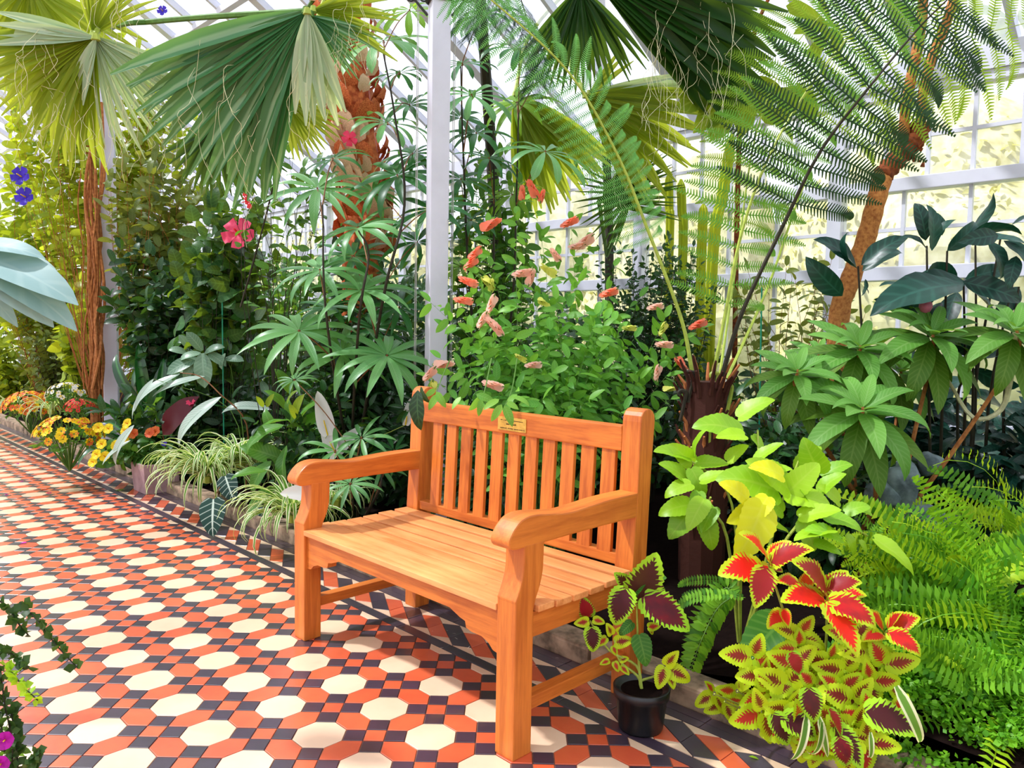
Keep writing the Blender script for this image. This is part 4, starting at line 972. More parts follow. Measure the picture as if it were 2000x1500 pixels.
# ------------------------------------------------------------------ lime-leaved plant, red coleus, potted coleus
lbse = gb(*P(1440, 1120, 2.75).xy)
lim = thing('lime_coleus', 'plant with plain lime-green toothed leaves beside the bench right post', 'plant', lbse)
for q in ([(1440, 1080, 2.7), (1420, 960, 2.7), (1350, 900, 2.7)], [(1450, 1060, 2.7), (1480, 950, 2.65), (1480, 840, 2.7)], [(1500, 1080, 2.65), (1520, 1000, 2.6), (1560, 900, 2.6)], [(1520, 1080, 2.6), (1600, 1000, 2.6), (1700, 1050, 2.55)], [(1420, 1050, 2.7), (1380, 1000, 2.7), (1330, 1000, 2.7)]):
    stemline(lim, [lbse+HR*.02]+[P(*p) for p in q], .007, 'stemlime')
hero(lim, 'lime', 'limeleaf', [
  (1442, 815, 1510, 780, 2.7), (1450, 845, 1360, 822, 2.75), (1455, 850, 1400, 858, 2.7), (1470, 850, 1490, 880, 2.7), (1355, 890, 1372, 835, 2.7), (1352, 905, 1308, 868, 2.7), (1345, 892, 1280, 880, 2.7), (1350, 915, 1378, 975, 2.65), (1358, 905, 1420, 910, 2.7),
  (1345, 940, 1290, 905, 2.65), (1350, 945, 1298, 965, 2.6), (1368, 940, 1430, 930, 2.6), (1365, 960, 1360, 1005, 2.6), (1352, 985, 1288, 1000, 2.65), (1375, 975, 1345, 1035, 2.55), (1355, 990, 1308, 1050, 2.65), (1375, 1010, 1395, 1075, 2.6), (1395, 990, 1372, 1040, 2.6),
  (1480, 930, 1545, 915, 2.55), (1520, 960, 1410, 925, 2.5), (1540, 955, 1455, 905, 2.5), (1535, 965, 1620, 985, 2.5), (1540, 960, 1600, 905, 2.5), (1475, 900, 1530, 870, 2.6), (1600, 925, 1570, 858, 2.6), (1605, 930, 1662, 900, 2.6), (1590, 940, 1560, 935, 2.6),
  (1600, 960, 1650, 925, 2.55), (1530, 1000, 1480, 960, 2.5), (1560, 1010, 1640, 1000, 2.45), (1570, 1015, 1590, 1075, 2.45), (1610, 1010, 1690, 1030, 2.45), (1625, 1035, 1555, 1060, 2.4), (1640, 1050, 1575, 1035, 2.4), (1655, 1045, 1672, 1085, 2.45), (1680, 1055, 1690, 1080, 2.45),
  (1708, 1052, 1785, 1120, 2.4), (1650, 1000, 1700, 985, 2.5), (1500, 990, 1450, 1000, 2.5), (1480, 1050, 1450, 1040, 2.55), (1540, 1040, 1500, 1020, 2.45), (1500, 1065, 1530, 1090, 2.4), (1420, 900, 1460, 870, 2.7), (1560, 920, 1600, 870, 2.65), (1590, 1000, 1560, 960, 2.5), (1640, 980, 1600, 950, 2.55), (1440, 940, 1400, 930, 2.6), (1470, 1000, 1440, 980, 2.6),
  (1660, 1020, 1620, 1000, 2.5), (1700, 1000, 1660, 985, 2.55), (1590, 1060, 1640, 1085, 2.4), (1530, 940, 1500, 900, 2.55)], 7, up=.9, toc=.6, jit=.25)
hero(lim, 'yellow', 'limeleaf', [(1490, 985, 1440, 1090, 2.4), (1460, 975, 1412, 940, 2.4), (1480, 990, 1420, 1020, 2.42), (1500, 970, 1470, 1020, 2.42), (1530, 930, 1470, 905, 2.45)], 8, up=.5, toc=.8)
cb = gb(*P(1590, 1330, 2.25).xy); cb.z = .05
col = thing('red_coleus', 'large coleus with scarlet-centred leaves edged in toothed yellow, lower right', 'plant', cb)
big = [(1500, 1095, 1450, 1040, 2.15), (1490, 1112, 1410, 1112, 2.15), (1495, 1110, 1475, 1185, 2.1), (1505, 1100, 1585, 1070, 2.15), (1505, 1105, 1530, 1115, 2.2), (1500, 1090, 1545, 1060, 2.2),
  (1615, 1155, 1555, 1095, 2.1), (1618, 1150, 1680, 1130, 2.1), (1622, 1160, 1690, 1165, 2.15), (1610, 1170, 1530, 1170, 2.08), (1620, 1172, 1718, 1215, 2.0), (1615, 1180, 1670, 1280, 1.98), (1608, 1165, 1590, 1130, 2.15), (1560, 1140, 1520, 1130, 2.2), (1570, 1145, 1590, 1110, 2.2),
  (1735, 1225, 1795, 1205, 2.1), (1735, 1235, 1805, 1275, 2.05), (1725, 1230, 1690, 1195, 2.15), (1725, 1240, 1685, 1250, 2.1), (1530, 1195, 1500, 1225, 2.15), (1530, 1190, 1540, 1225, 2.12), (1735, 1228, 1760, 1195, 2.1), (1612, 1165, 1650, 1115, 2.13), (1500, 1105, 1470, 1145, 2.17), (1565, 1145, 1555, 1175, 2.2), (1620, 1165, 1660, 1205, 2.08)]
hero(col, 'coleus', 'coleus', big, 9, up=1.0, toc=.7, jit=.2, rec=.2)
r = random.Random(31); sm_ = []
def inside(x, y): return (x-1600)**2/150**2+(y-1330)**2/150**2 < 1
cl = [(1560, 1265), (1555, 1300), (1620, 1290), (1650, 1310), (1700, 1275), (1590, 1340), (1640, 1345), (1535, 1340), (1490, 1320), (1700, 1330), (1590, 1390), (1665, 1370), (1545, 1385), (1630, 1410), (1700, 1400), (1745, 1390), (1640, 1450), (1690, 1450), (1490, 1390), (1440, 1350), (1415, 1370), (1395, 1355), (1470, 1285), (1600, 1450), (1560, 1240), (1665, 1250), (1725, 1300), (1560, 1420), (1500, 1350), (1670, 1420)]
for i, (x, y) in enumerate(cl):
    t = 2.12-.12*(y-1260)/200
    if x < 1460: t = 2.3
    a0 = r.uniform(0, 1.5); R = r.uniform(52, 74) if x > 1460 else 42
    for k in range(4):
        a = a0+k*PI/2; sm_.append((x+4*math.cos(a), y+4*math.sin(a), x+R*math.cos(a), y+R*.85*math.sin(a)+8, t+.02*math.sin(k*2)))
hero(col, 'coleus_small', 'coleus', sm_, 10, up=.6, toc=1.1, jit=.25, rec=.05)
hero(col, 'coleus_dark', 'coleus', [(1690, 1390, 1795, 1430, 1.95), (1640, 1440, 1655, 1500, 1.9), (1630, 1420, 1680, 1500, 1.93), (1510, 1395, 1540, 1455, 2.0), (1530, 1400, 1600, 1440, 2.0), (1620, 1385, 1640, 1440, 1.93), (1580, 1345, 1590, 1410, 1.95), (1545, 1275, 1565, 1320, 2.0)], 11, up=.7, toc=.9)
hero(col, 'limedark', 'limeleaf', [(1530, 1210, 1450, 1300, 2.2), (1500, 1200, 1465, 1215, 2.25), (1520, 1260, 1460, 1290, 2.2)], 12)
for i, (x, y) in enumerate(cl): stemline(col, [cb+HR*r.uniform(-.08, .08), cb.lerp(P(x, y+15, 2.2), .6), P(x, y, 2.14)], .0045, 'stemlime', n=3)
for x, y in ((1500, 1100), (1615, 1165), (1732, 1232)): stemline(col, [cb, cb.lerp(P(x, y, 2.15), .6)+TOC*.03, P(x, y, 2.13)], .006, 'stemlime')
# potted coleus on the border tiles
pc = PF(1251, 1420); pc.z = 0
pot = thing('plant_pot', 'black plastic nursery pot on the border tiles by the bench right side', 'pot', pc)
MB().lathe([(0, .001), (.064, .001), (.067, .008), (.078, .100), (.084, .102), (.086, .128), (.080, .130), (.075, .118), (0, .115)], pc, 32).build('pot_body', M['blackplastic'], pot, smooth=True)
MB().lathe([(.0755, .117), (0, .120)], pc, 24).build('potting_soil', M['soil'], pot)
tpot = (Vector(pc)-Vector(CAM)).dot(VF)
pcol = thing('potted_coleus', 'small coleus with maroon-hearted lime-edged leaves growing in the black pot', 'plant', pc+VU*.12)
hero(pcol, 'coleus_dark', 'coleus', [(1240, 1175, 1282, 1085, tpot-.02), (1222, 1150, 1200, 1222, tpot-.1), (1258, 1165, 1342, 1230, tpot-.05), (1150, 1205, 1135, 1165, tpot), (1155, 1225, 1160, 1275, tpot-.03), (1240, 1160, 1200, 1120, tpot)], 13, up=.5, toc=1, jit=.1)
hero(pcol, 'coleus_small', 'coleus', [(1150, 1213, 1122, 1218, tpot-.02), (1158, 1210, 1182, 1216, tpot-.02), (1185, 1245, 1165, 1262, tpot), (1200, 1255, 1236, 1250, tpot), (1196, 1262, 1205, 1280, tpot), (1190, 1290, 1172, 1298, tpot), (1200, 1292, 1208, 1312, tpot), (1210, 1290, 1228, 1285, tpot), (1212, 1300, 1228, 1318, tpot), (1195, 1240, 1185, 1218, tpot), (1205, 1235, 1222, 1225, tpot), (1300, 1300, 1325, 1272, tpot-.05), (1298, 1302, 1285, 1345, tpot-.05), (1306, 1306, 1350, 1330, tpot-.05), (1305, 1310, 1315, 1345, tpot-.05), (1265, 1225, 1290, 1222, tpot+.05), (1270, 1228, 1275, 1240, tpot+.05)], 14, up=.5, toc=1, jit=.15)
hero(pcol, 'limedark', 'limeleaf', [(1248, 1240, 1262, 1300, tpot-.02), (1235, 1215, 1210, 1240, tpot), (1250, 1130, 1300, 1130, tpot), (1235, 1165, 1260, 1140, tpot-.03), (1245, 1165, 1280, 1160, tpot-.02)], 15, up=.5, toc=1)
for q in ([(1248, 1300, tpot), (1245, 1230, tpot), (1243, 1165, tpot)], [(1245, 1320, tpot), (1210, 1290, tpot), (1200, 1250, tpot)], [(1252, 1330, tpot), (1280, 1320, tpot), (1300, 1303, tpot-.04)], [(1243, 1300, tpot), (1190, 1270, tpot), (1152, 1212, tpot)]):
    stemline(pcol, [pc+VU*.12]+[P(*p) for p in q], .005, 'stemlime')

# ------------------------------------------------------------------ sword ferns, lower right, and the green mat below them
def sf_mesh(seed, L=1., n=24, w=.105, arch=1.1):
    """a whole sword-fern frond as one mesh: midrib and two rows of leaflets"""
    r = random.Random(seed); V = []; F = []; UVs = []; y = z = 0
    for i in range(n):
        v = (i+.5)/n; a = arch*v*v*1.5-.1; dy, dz = math.cos(a)/n, -math.sin(a)/n; y += dy; z += dz
        LL = w*math.sin(PI*min(1, .1+.88*v))**.55; hw = .5/n*.95
        for s in (-1, 1):
            t = r.uniform(-.25, .25); k = len(V); up_ = LL*(.10+t*.3)
            V += [(0, y-hw*.6, z), (0, y+hw*.6, z), (s*LL*.55, y+hw, z+up_), (s*LL*.55, y-hw+LL*.05, z+up_), (s*LL, y+LL*.18, z+up_*.3)]
            UVs += [(.5, v), (.5, v), (.5+s*.3, v), (.5+s*.3, v), (.5+s*.5, v)]
            F += [(k, k+1, k+2, k+3), (k+3, k+2, k+4, k+4)][:1]; F.append((k+2, k+4, k+3))
    k = len(V); y = z = 0
    for i in range(9):
        v = i/8; a = arch*v*v*1.5-.1
        if i: y += math.cos(a)/8; z -= math.sin(a)/8
        V += [(-.004, y, z+.002), (.004, y, z+.002)]; UVs += [(.49, v), (.51, v)]
    for i in range(8): F.append((k+2*i, k+2*i+1, k+2*i+3, k+2*i+2))
    return V, F, UVs
SF = [sf_mesh(i, arch=a, n=n) for i, (a, n) in enumerate(((1.0, 21), (1.35, 22), (.7, 20), (1.6, 22)))]
SFM = {}
def sword_fern(label, base, n, L, seed, dirs, lime=.3, tiltr=(.2, 1.0), name='sword_fern'):
    t = thing(name, label, 'fern', base); r = random.Random(seed)
    for k in range(n):
        a = r.uniform(*dirs); d = HR*math.cos(a)+TOC*math.sin(a)*.6
        mt = 'boston_lime' if r.random() < lime else 'boston'
        j = k % 4
        if (mt, j) not in SFM: SFM[mt, j] = mkmesh('fern_frond', SF[j][0], SF[j][1], M[mt], SF[j][2])
        p = Vector(base)+Vector((r.uniform(-.1, .1), r.uniform(-.1, .1), r.uniform(-.02, .05)))
        ob('fern_frond', SFM[mt, j], t, frame(p, d+VU*r.uniform(*tiltr), VU*.7+TOC*.8+rv(r, .2), L*r.uniform(.7, 1.1)))
    return t
for i, (x, y, t, n, L, li, lab) in enumerate((
   (1890, 1190, 2.55, 46, .46, .12, 'sword fern with dark green fronds spilling right of the red coleus'),
   (1990, 1250, 2.4, 46, .48, .2, 'sword fern with long arching fronds at the right edge of the picture'),
   (1900, 1120, 2.7, 46, .42, .5, 'bright lime sword fern in the middle of the fern bank'),
   (2010, 1060, 2.9, 44, .44, .65, 'yellow-green sword fern below the woody stems at the right edge'),
   (1810, 1180, 2.75, 36, .36, .4, 'sword fern just behind the red coleus and the grey rocks'),
   (1900, 1350, 2.2, 40, .36, .12, 'sword fern low in the bank above the mat of tiny leaves'),
   (1740, 1075, 2.9, 24, .24, .7, 'small yellow-green fern in front of the grey rocks'),
   (1990, 1390, 2.1, 34, .36, .2, 'nearest sword fern in the bottom right corner'))):
    p = P(x, y, t); sword_fern(lab, p, int(n*.85), L, 40+i, (-.6, PI+.6), li, (-.2, 1.1))
s1 = sword_fern('short sword fern with two hanging fronds between the lime plant and the potted coleus', P(1440, 1160, 2.45), 4, .26, 60, (PI*.9, PI*1.35), 0, (-.2, .5))
hb = P(1430, 1165, 2.4)
frond(s1, [hb, P(1400, 1190, 2.38), P(1370, 1250, 2.34), P(1348, 1310, 2.32)], 34*2.35/FPX, 24, 'boston', 61, name='fern_frond', rw=.003, stemm='stem', f0=.0, hang=.1, ang=.2, tp_=[tpl('lance', .22, 4, .6, .2)], side=TOC)
frond(s1, [hb, P(1415, 1150, 2.42), P(1370, 1215, 2.4), P(1352, 1270, 2.38)], 30*2.35/FPX, 22, 'boston', 62, name='fern_frond', rw=.003, stemm='stem', f0=.0, hang=.1, ang=.2, tp_=[tpl('lance', .14, 4, .6, .2)], side=TOC)
# mound of soil under the ferns and the mat plant
V = []; F = []
mc = P(1950, 1350, 2.5); nn = 28
for i in range(nn+1):
    for j in range(nn+1):
        X = .95+i*3.2/nn; Y = .61+j*2.4/nn
        h = .42*math.exp(-((X-2.2)**2/.55+(Y-1.5)**2/.5))+.12*math.exp(-((X-1.5)**2/.2+(Y-.9)**2/.15))
        V.append((X, Y, bedz(X, Y)+h-.02))
F = [(i*(nn+1)+j, (i+1)*(nn+1)+j, (i+1)*(nn+1)+j+1, i*(nn+1)+j+1) for i in range(nn) for j in range(nn)]
md = ob('soil_mound', mkmesh('soil_mound', V, F, M['soil'])); tag(md, kind='structure')
r = random.Random(77); ms = []
for k in range(24000):
    X = r.uniform(1.45, 2.7); Y = r.uniform(.50, 1.15)
    h = .42*math.exp(-((X-2.2)**2/.55+(Y-1.5)**2/.5))+.12*math.exp(-((X-1.5)**2/.2+(Y-.9)**2/.15))
    z = bedz(X, max(Y, .61))+h+.02*math.sin(X*21)*math.sin(Y*17)+.01
    if Y < .62: z = .03+(.62-Y)*-.2+.03
    ms.append(frame((X, Y, z+r.uniform(-.01, .03)), rdir(r)+VU*.2, VU+rv(r, .4), r.uniform(.012, .022)))
gm = thing('mat_plant', 'low carpet of tiny bright green leaves below the sword ferns, bottom right corner', 'groundcover', (2.0, .8, .05))
join('leaf_carpet', T['mat'][0], M['moss'], ms, gm)
# grey rocks behind the ferns
def rock(label, c, s, seed):
    r = random.Random(seed); bm = bmesh.new(); bmesh.ops.create_icosphere(bm, subdivisions=3, radius=1)
    ph = [rv(r, 2) for _ in range(5)]
    for v in bm.verts:
        k = 1+.10*sum(math.sin(v.co.dot(p)*1.6+i) for i, p in enumerate(ph))/1.5
        v.co = Vector((v.co.x*s[0], v.co.y*s[1], v.co.z*s[2]))*k
    me = bpy.data.meshes.new('rock'); bm.to_mesh(me); bm.free(); me.materials.append(M['bluestone']); me.polygons.foreach_set('use_smooth', [True]*len(me.polygons))
    o = ob('rock', me, None, Matrix.Translation(c)); tag(o, label, 'rock'); return o
rock('tall rounded blue-grey rock behind the lime sword ferns', P(1762, 955, 3.3), (.075, .075, .12), 1)
rock('low pale blue-grey rock left of the tall rounded rock', P(1718, 968, 3.3), (.07, .06, .07), 2)
rock('small grey-green rock on top of the rock pile, right of the tall one', P(1812, 905, 3.5), (.07, .06, .05), 3)
rock('dark rock half buried under the rock pile', P(1790, 1020, 3.3), (.16, .10, .09), 4)

# ------------------------------------------------------------------ shrimp plant behind the bench
sb = gb(*PY(1050, 800, .95).xy)
r = random.Random(50)
tips = []
for x, y, t in ((1040, 380, 4.2), (1010, 420, 4.1), (955, 440, 4.1), (1115, 430, 4.3), (1150, 470, 4.2), (930, 500, 4.0), (920, 560, 3.9), (905, 600, 3.9), (960, 600, 3.8), (1020, 540, 3.9), (1075, 540, 3.9), (1130, 520, 4.1), (1190, 580, 4.0), (1250, 580, 4.1), (1300, 620, 4.0), (1330, 700, 3.9), (1290, 720, 3.8), (1240, 660, 3.8), (1180, 640, 3.7), (1110, 600, 3.8), (1050, 600, 3.8), (1000, 640, 3.7), (940, 660, 3.7),
   (860, 700, 3.8), (870, 640, 3.9), (840, 590, 3.9), (845, 740, 3.7), (900, 720, 3.6), (970, 740, 3.55), (1040, 700, 3.6), (1110, 700, 3.55), (1180, 720, 3.6), (1250, 740, 3.7), (1310, 780, 3.7), (1150, 780, 3.5), (1060, 780, 3.45), (985, 810, 3.4), (950, 800, 3.45), (1220, 800, 3.55), (1100, 820, 3.5), (1280, 820, 3.6), (1370, 640, 4.1), (1200, 520, 4.3), (1060, 460, 4.2), (890, 780, 3.5), (1010, 760, 3.5), (1340, 660, 4.0), (960, 520, 4.2), (1090, 500, 4.2)):
    tips.append(P(x, y, t))
tips += blob(r, P(1080, 690, 3.95), (.55, .35, .32), 60)
shr = shrub('shrimp_plant', 'shrimp plant with bright soft green leaves and coral bracts hanging over the bench back', 'shrub', sb, tips, 'ovate', 'shrimp', .088, 17, 51, 300, 'stem', .004, start=.45, droop=.5, toc=.6)
BR = [(1042, 372, 4.2, 0, 38), (1020, 380, 4.2, 0, 30), (1058, 385, 4.2, 0, 26), (955, 440, 4.05, 0, 40), (1115, 432, 4.25, 0, 34), (1145, 470, 4.15, 1, 42), (1130, 480, 4.15, 1, 30), (930, 492, 3.95, 0, 32), (922, 512, 3.95, 0, 34), (919, 550, 3.85, 0, 36), (909, 586, 3.85, 0, 34), (961, 590, 3.75, 1, 36), (944, 622, 3.75, 1, 34), (966, 635, 3.7, 1, 36), (974, 645, 3.68, 1, 32), (951, 550, 3.9, 2, 32), (1024, 532, 3.85, 1, 36), (1036, 545, 3.85, 1, 34), (1075, 530, 3.85, 2, 34), (1087, 500, 4.0, 1, 30), (1192, 570, 3.95, 0, 34), (1283, 598, 4.0, 1, 30), (1301, 672, 3.9, 1, 32), (1296, 640, 3.95, 2, 28), (1329, 708, 3.85, 0, 32), (1285, 725, 3.75, 1, 30), (1045, 712, 3.55, 1, 30), (967, 752, 3.5, 1, 38), (863, 712, 3.7, 1, 36), (841, 728, 3.65, 1, 34), (846, 755, 3.65, 2, 30), (1366, 632, 4.05, 0, 34), (1020, 700, 3.6, 2, 24), (1305, 760, 3.7, 2, 24), (1232, 640, 3.8, 2, 26), (960, 560, 3.9, 2, 26), (1060, 590, 3.8, 2, 26)]
BT = tpl('ovate', .62, 4, .5, .25)
for i, (x, y, t, c_, L) in enumerate(BR):
    p = P(x, y, t-.03); Lm_ = L*t/FPX; ax = (HR*r.uniform(-.8, .5)+VU*(1 if i < 3 else r.uniform(-.6, .5))).normalized()
    bp = MB().tube([p-ax*Lm_*.5, p, p+ax*Lm_*.5], [.003, .004, .002], 5).build('flower_spike', M['stem'], shr)
    X = ax.orthogonal().normalized(); Y = ax.cross(X)
    for k in range(12):
        f = k/12; a = k*2.0; d = X*math.cos(a)+Y*math.sin(a)
        ob('bract', lm('bract', BT, M[('bract', 'bractpale', 'bractyellow')[c_]]), bp, frame(p+ax*Lm_*(f-.5), ax*.9+d*.45, d, Lm_*(.55-.25*f)))
st_ = stemline(shr, [P(1010, 700, 3.4), P(1000, 760, 3.0), P(985, 795, 2.84)], .003, 'stem')
stemline(shr, [P(880, 700, 3.6), P(860, 745, 3.2), P(850, 775, 3.1)], .003, 'stem'); stemline(shr, [P(960, 700, 3.4), P(945, 770, 2.95), P(935, 790, 2.9)], .003, 'stem')
hero(shr, 'shrimp', 'ovate', [(985, 792, 1000, 832, 2.82), (980, 790, 960, 822, 2.82), (990, 785, 1012, 800, 2.84), (975, 780, 945, 800, 2.86), (940, 780, 935, 812, 2.88), (940, 775, 915, 800, 2.9), (855, 770, 838, 800, 3.05), (852, 765, 870, 795, 3.05), (850, 760, 830, 775, 3.1), (930, 770, 965, 785, 2.9), (1000, 775, 1035, 790, 2.88), (1010, 770, 990, 790, 2.9), (1060, 790, 1045, 815, 2.95), (1065, 785, 1090, 810, 2.95), (900, 775, 885, 800, 3.0)], 4, jit=.4)
hero(shr, 'bush', 'broad', [(816, 762, 818, 838, 3.05), (822, 755, 835, 790, 3.08)], 5)
# leafy sprig hanging in front of the back slats
sp = thing('leaf_sprig', 'small hanging leafy sprig in front of the bench back slats', 'sprig', P(905, 850, 3.25))
stemline(sp, [P(893, 815, 3.28), P(903, 840, 3.26), P(910, 870, 3.25)], .002)
hero(sp, 'shrimp', 'ovate', [(905, 845, 880, 862, 3.25), (905, 842, 925, 858, 3.25), (907, 850, 898, 880, 3.25), (900, 835, 918, 830, 3.25), (900, 832, 886, 842, 3.26)], 1)

# ------------------------------------------------------------------ background shrubs
def bushat(name, label, x, y, t, rad, n, lt, mat, size, per, seed, lim=120, Y=None, stemmat='stemdark', cat='shrub', **k):
    tm = (.70+.6*rad[1]-CAM[1])/ray(x, y)[1]
    if t < tm: q = tm/t; t = tm; rad = tuple(v*q for v in rad); size *= q
    r = random.Random(seed); c = P(x, y, t); b = gb(c.x, max(.65, min(c.y, 3.3)))
    return shrub(name, label, cat, b, blob(r, c, rad, n), lt, mat, size, per, seed, lim, stemmat, .006, **k)
bushat('small_leaved_shrub', 'fine-leaved dark shrub between the shrimp plant and the tree fern', 1275, 560, 4.6, (.42, .3, .38), 90, 'small', 'bush', .045, 34, 101, 60, start=.3)
bushat('leafy_shrub', 'olive-leaved straggly shrub between the tree fern and the pruned tree', 1560, 600, 4.5, (.50, .3, .32), 26, 'ovate', 'olive', .085, 12, 102, 300, stemmat='stemred', start=.3)
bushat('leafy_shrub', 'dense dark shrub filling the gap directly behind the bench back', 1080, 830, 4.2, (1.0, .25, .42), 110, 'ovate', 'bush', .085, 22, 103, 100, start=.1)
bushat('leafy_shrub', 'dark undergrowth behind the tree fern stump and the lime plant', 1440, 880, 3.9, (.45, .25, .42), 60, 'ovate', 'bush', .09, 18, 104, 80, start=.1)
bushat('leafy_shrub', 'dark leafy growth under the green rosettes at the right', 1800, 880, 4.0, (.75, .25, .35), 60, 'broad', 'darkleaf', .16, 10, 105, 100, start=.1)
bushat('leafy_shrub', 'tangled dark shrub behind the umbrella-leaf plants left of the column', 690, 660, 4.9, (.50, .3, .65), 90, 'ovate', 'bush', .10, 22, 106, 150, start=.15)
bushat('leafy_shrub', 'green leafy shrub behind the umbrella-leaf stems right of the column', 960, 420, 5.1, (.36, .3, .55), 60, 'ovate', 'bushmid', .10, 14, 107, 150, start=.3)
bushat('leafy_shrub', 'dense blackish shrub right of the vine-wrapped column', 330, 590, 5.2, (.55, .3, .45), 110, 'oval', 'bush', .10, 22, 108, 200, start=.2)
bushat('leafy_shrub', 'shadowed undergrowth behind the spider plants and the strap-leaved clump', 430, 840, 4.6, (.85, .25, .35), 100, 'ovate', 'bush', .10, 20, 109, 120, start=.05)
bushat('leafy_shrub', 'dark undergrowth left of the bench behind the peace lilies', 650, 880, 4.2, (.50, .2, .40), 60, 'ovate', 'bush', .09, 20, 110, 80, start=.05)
bushat('hibiscus', 'hibiscus bush with round dark green leaves and three visible blooms', 430, 470, 4.9, (.42, .3, .45), 46, 'round', 'hibleaf', .12, 12, 111, 300, start=.35)
hib = bpy.data.objects['hibiscus']
def hibflower(x, y, t, R, mat, d):
    flower('flower', None, P(x, y, t), d, R*t/FPX, mat, 5, parent=hib, centre='redpetal', cone=.35)
hibflower(466, 457, 5.2, 33, 'pink', TOC+VU*.3); hibflower(485, 392, 4.7, 18, 'redpetal', HR*-.6+TOC*.4-VU*.3); hibflower(592, 184, 4.4, 22, 'redpetal', -HR+TOC*.3)
hibflower(683, 270, 4.9, 16, 'pink', TOC-VU*.5)
stemline(hib, [P(470, 600, 4.8), P(520, 420, 4.7), P(560, 260, 4.6), P(622, 184, 4.45)], .006, 'stemdark')
bushat('hanging_vine', 'leafy vine sprays around the white gap above the hibiscus blooms', 540, 330, 4.9, (.40, .2, .28), 22, 'oval', 'bushmid', .085, 8, 112, 200, start=.4, cat='vine')
bushat('climbing_vine', 'yellow-green climbing vine covering the roof at the left', 190, 230, 5.4, (.85, .3, .75), 110, 'oval', 'bushlime', .10, 16, 113, 300, start=.5, stemmat='vinebark', cat='vine')
bushat('climbing_vine', 'climbing vine with violet flowers left of the vine-wrapped column', 80, 440, 5.2, (.62, .3, .62), 90, 'oval', 'bushlime', .11, 15, 114, 300, start=.4, stemmat='vinebark', cat='vine')
bushat('climbing_vine', 'olive climbing vine between the left column and the hibiscus', 300, 400, 5.5, (.45, .3, .55), 60, 'oval', 'olive', .11, 14, 115, 250, start=.45, stemmat='vinebark', cat='vine')
bushat('leafy_shrub', 'bright yellow-green shrub far down the path at the left', 30, 650, 9.0, (1.2, .5, 1.0), 90, 'ovate', 'bushlime', .13, 16, 116, 200, start=.2)
bushat('leafy_shrub', 'bronze and green shrub far down the path behind the chrysanthemums', 120, 680, 8.0, (.7, .4, .55), 60, 'small', 'olive', .09, 24, 117, 150, start=.2)
bushat('leafy_shrub', 'yellow-leaved vine curtain left of the vine-wrapped column', 165, 640, 6.8, (.30, .3, .55), 50, 'round', 'bushlime', .12, 10, 118, 200, start=.3)
for i, (x, y, t, lab, m_) in enumerate(((42, 345, 6.6, 'upper violet-blue flower on the vine at the left edge', 'violet'), (50, 385, 6.6, 'lower violet-blue flower on the vine at the left edge', 'violet'), (318, 22, 5.0, 'pale violet flower high in the vine near the roof', 'violet'), (66, 498, 6.6, 'small violet flower below the two blue ones', 'violet'), (312, 172, 5.0, 'tiny violet flower beside the large fan frond', 'violet'), (18, 515, 4.6, 'small red flower at the left edge above the lobed leaf', 'redpetal'))):
    flower('vine_flower', lab, P(x, y, t), TOC+VU*.2, (20 if i < 2 else 11)*t/FPX, m_, 5, centre='ypetal')
# vine stems on the left column
vs_ = thing('twining_vine', 'bundle of bare brown vine stems twined on the left column', 'vine', gb(*PY(205, 720, 1.0).xy))
r = random.Random(9)
for k in range(9):
    x = 180+r.uniform(-2, 18); pts = [P(x+r.uniform(-6, 6)+10*math.sin(y*.013+k), y, 6.75+r.uniform(-.08, .05)) for y in range(760, 180, -70)]
    MB().tube(spl(pts, 4), r.uniform(.007, .015), 6).build('vine_stem', M['vinebark'], vs_)
for k in range(3):
    x = 160+14*k; MB().tube(spl([P(x+r.uniform(-9, 9), y, 6.7) for y in range(760, 240, -90)], 4), .006, 5).build('vine_stem', M['vinebark'], vs_)

# strap-leaved dark clump, arching leaves, peace lilies
cb_ = gb(*P(285, 880, 6.46).xy)
cl_ = thing('strap_leaved_clump', 'clump of glossy dark green strap leaves behind the flower planter', 'plant', cb_)
T['wstrap'] = [tpl('strap', .085, 12, 1.1, .45), tpl('strap', .08, 12, 1.6, .4, twist=.3), tpl('strap', .09, 12, .7, .5, twist=-.3)]
for k in range(44):
    a = r.uniform(0, 2*PI); d = Vector((math.cos(a), math.sin(a), r.uniform(.7, 2.2)))
    ob('strap_leaf', lm('strap_leaf', T['wstrap'][k % 3], M['strapdark' if k % 5 else 'peace']), cl_, frame(cb_+VU*.05+Vector((d.x, d.y, 0))*.04, d, VU*.6-Vector((d.x, d.y, 0)), r.uniform(.55, .9)))
hero(cl_, 'strapdark', 'wstrap', [(280, 800, 205, 690, 6.25), (285, 810, 235, 690, 6.25), (290, 800, 268, 675, 6.25), (300, 820, 325, 680, 6.25), (285, 840, 200, 800, 6.11), (300, 840, 205, 870, 5.96), (310, 800, 320, 700, 6.11), (290, 790, 300, 700, 6.25)], 5, 'strap_leaf', toc=1)
ar = thing('arching_leaf_plant', 'plant with long arching silvery leaves between the planter and the spider plant', 'plant', gb(*P(480, 930, 5.28).xy))
T['longleaf'] = [tpl('lance', .12, 14, .9, .2, cols=2), tpl('lance', .10, 14, .5, .2, cols=2)]
hero(ar, 'paleleaf', 'longleaf', [(432, 775, 328, 860, 5.15), (300, 740, 262, 800, 5.28), (352, 730, 236, 800, 5.41), (400, 735, 300, 770, 5.41), (530, 800, 430, 790, 5.28), (255, 860, 200, 905, 5.28), (262, 830, 210, 905, 5.28)], 6, up=.9, toc=.5, jit=.1)
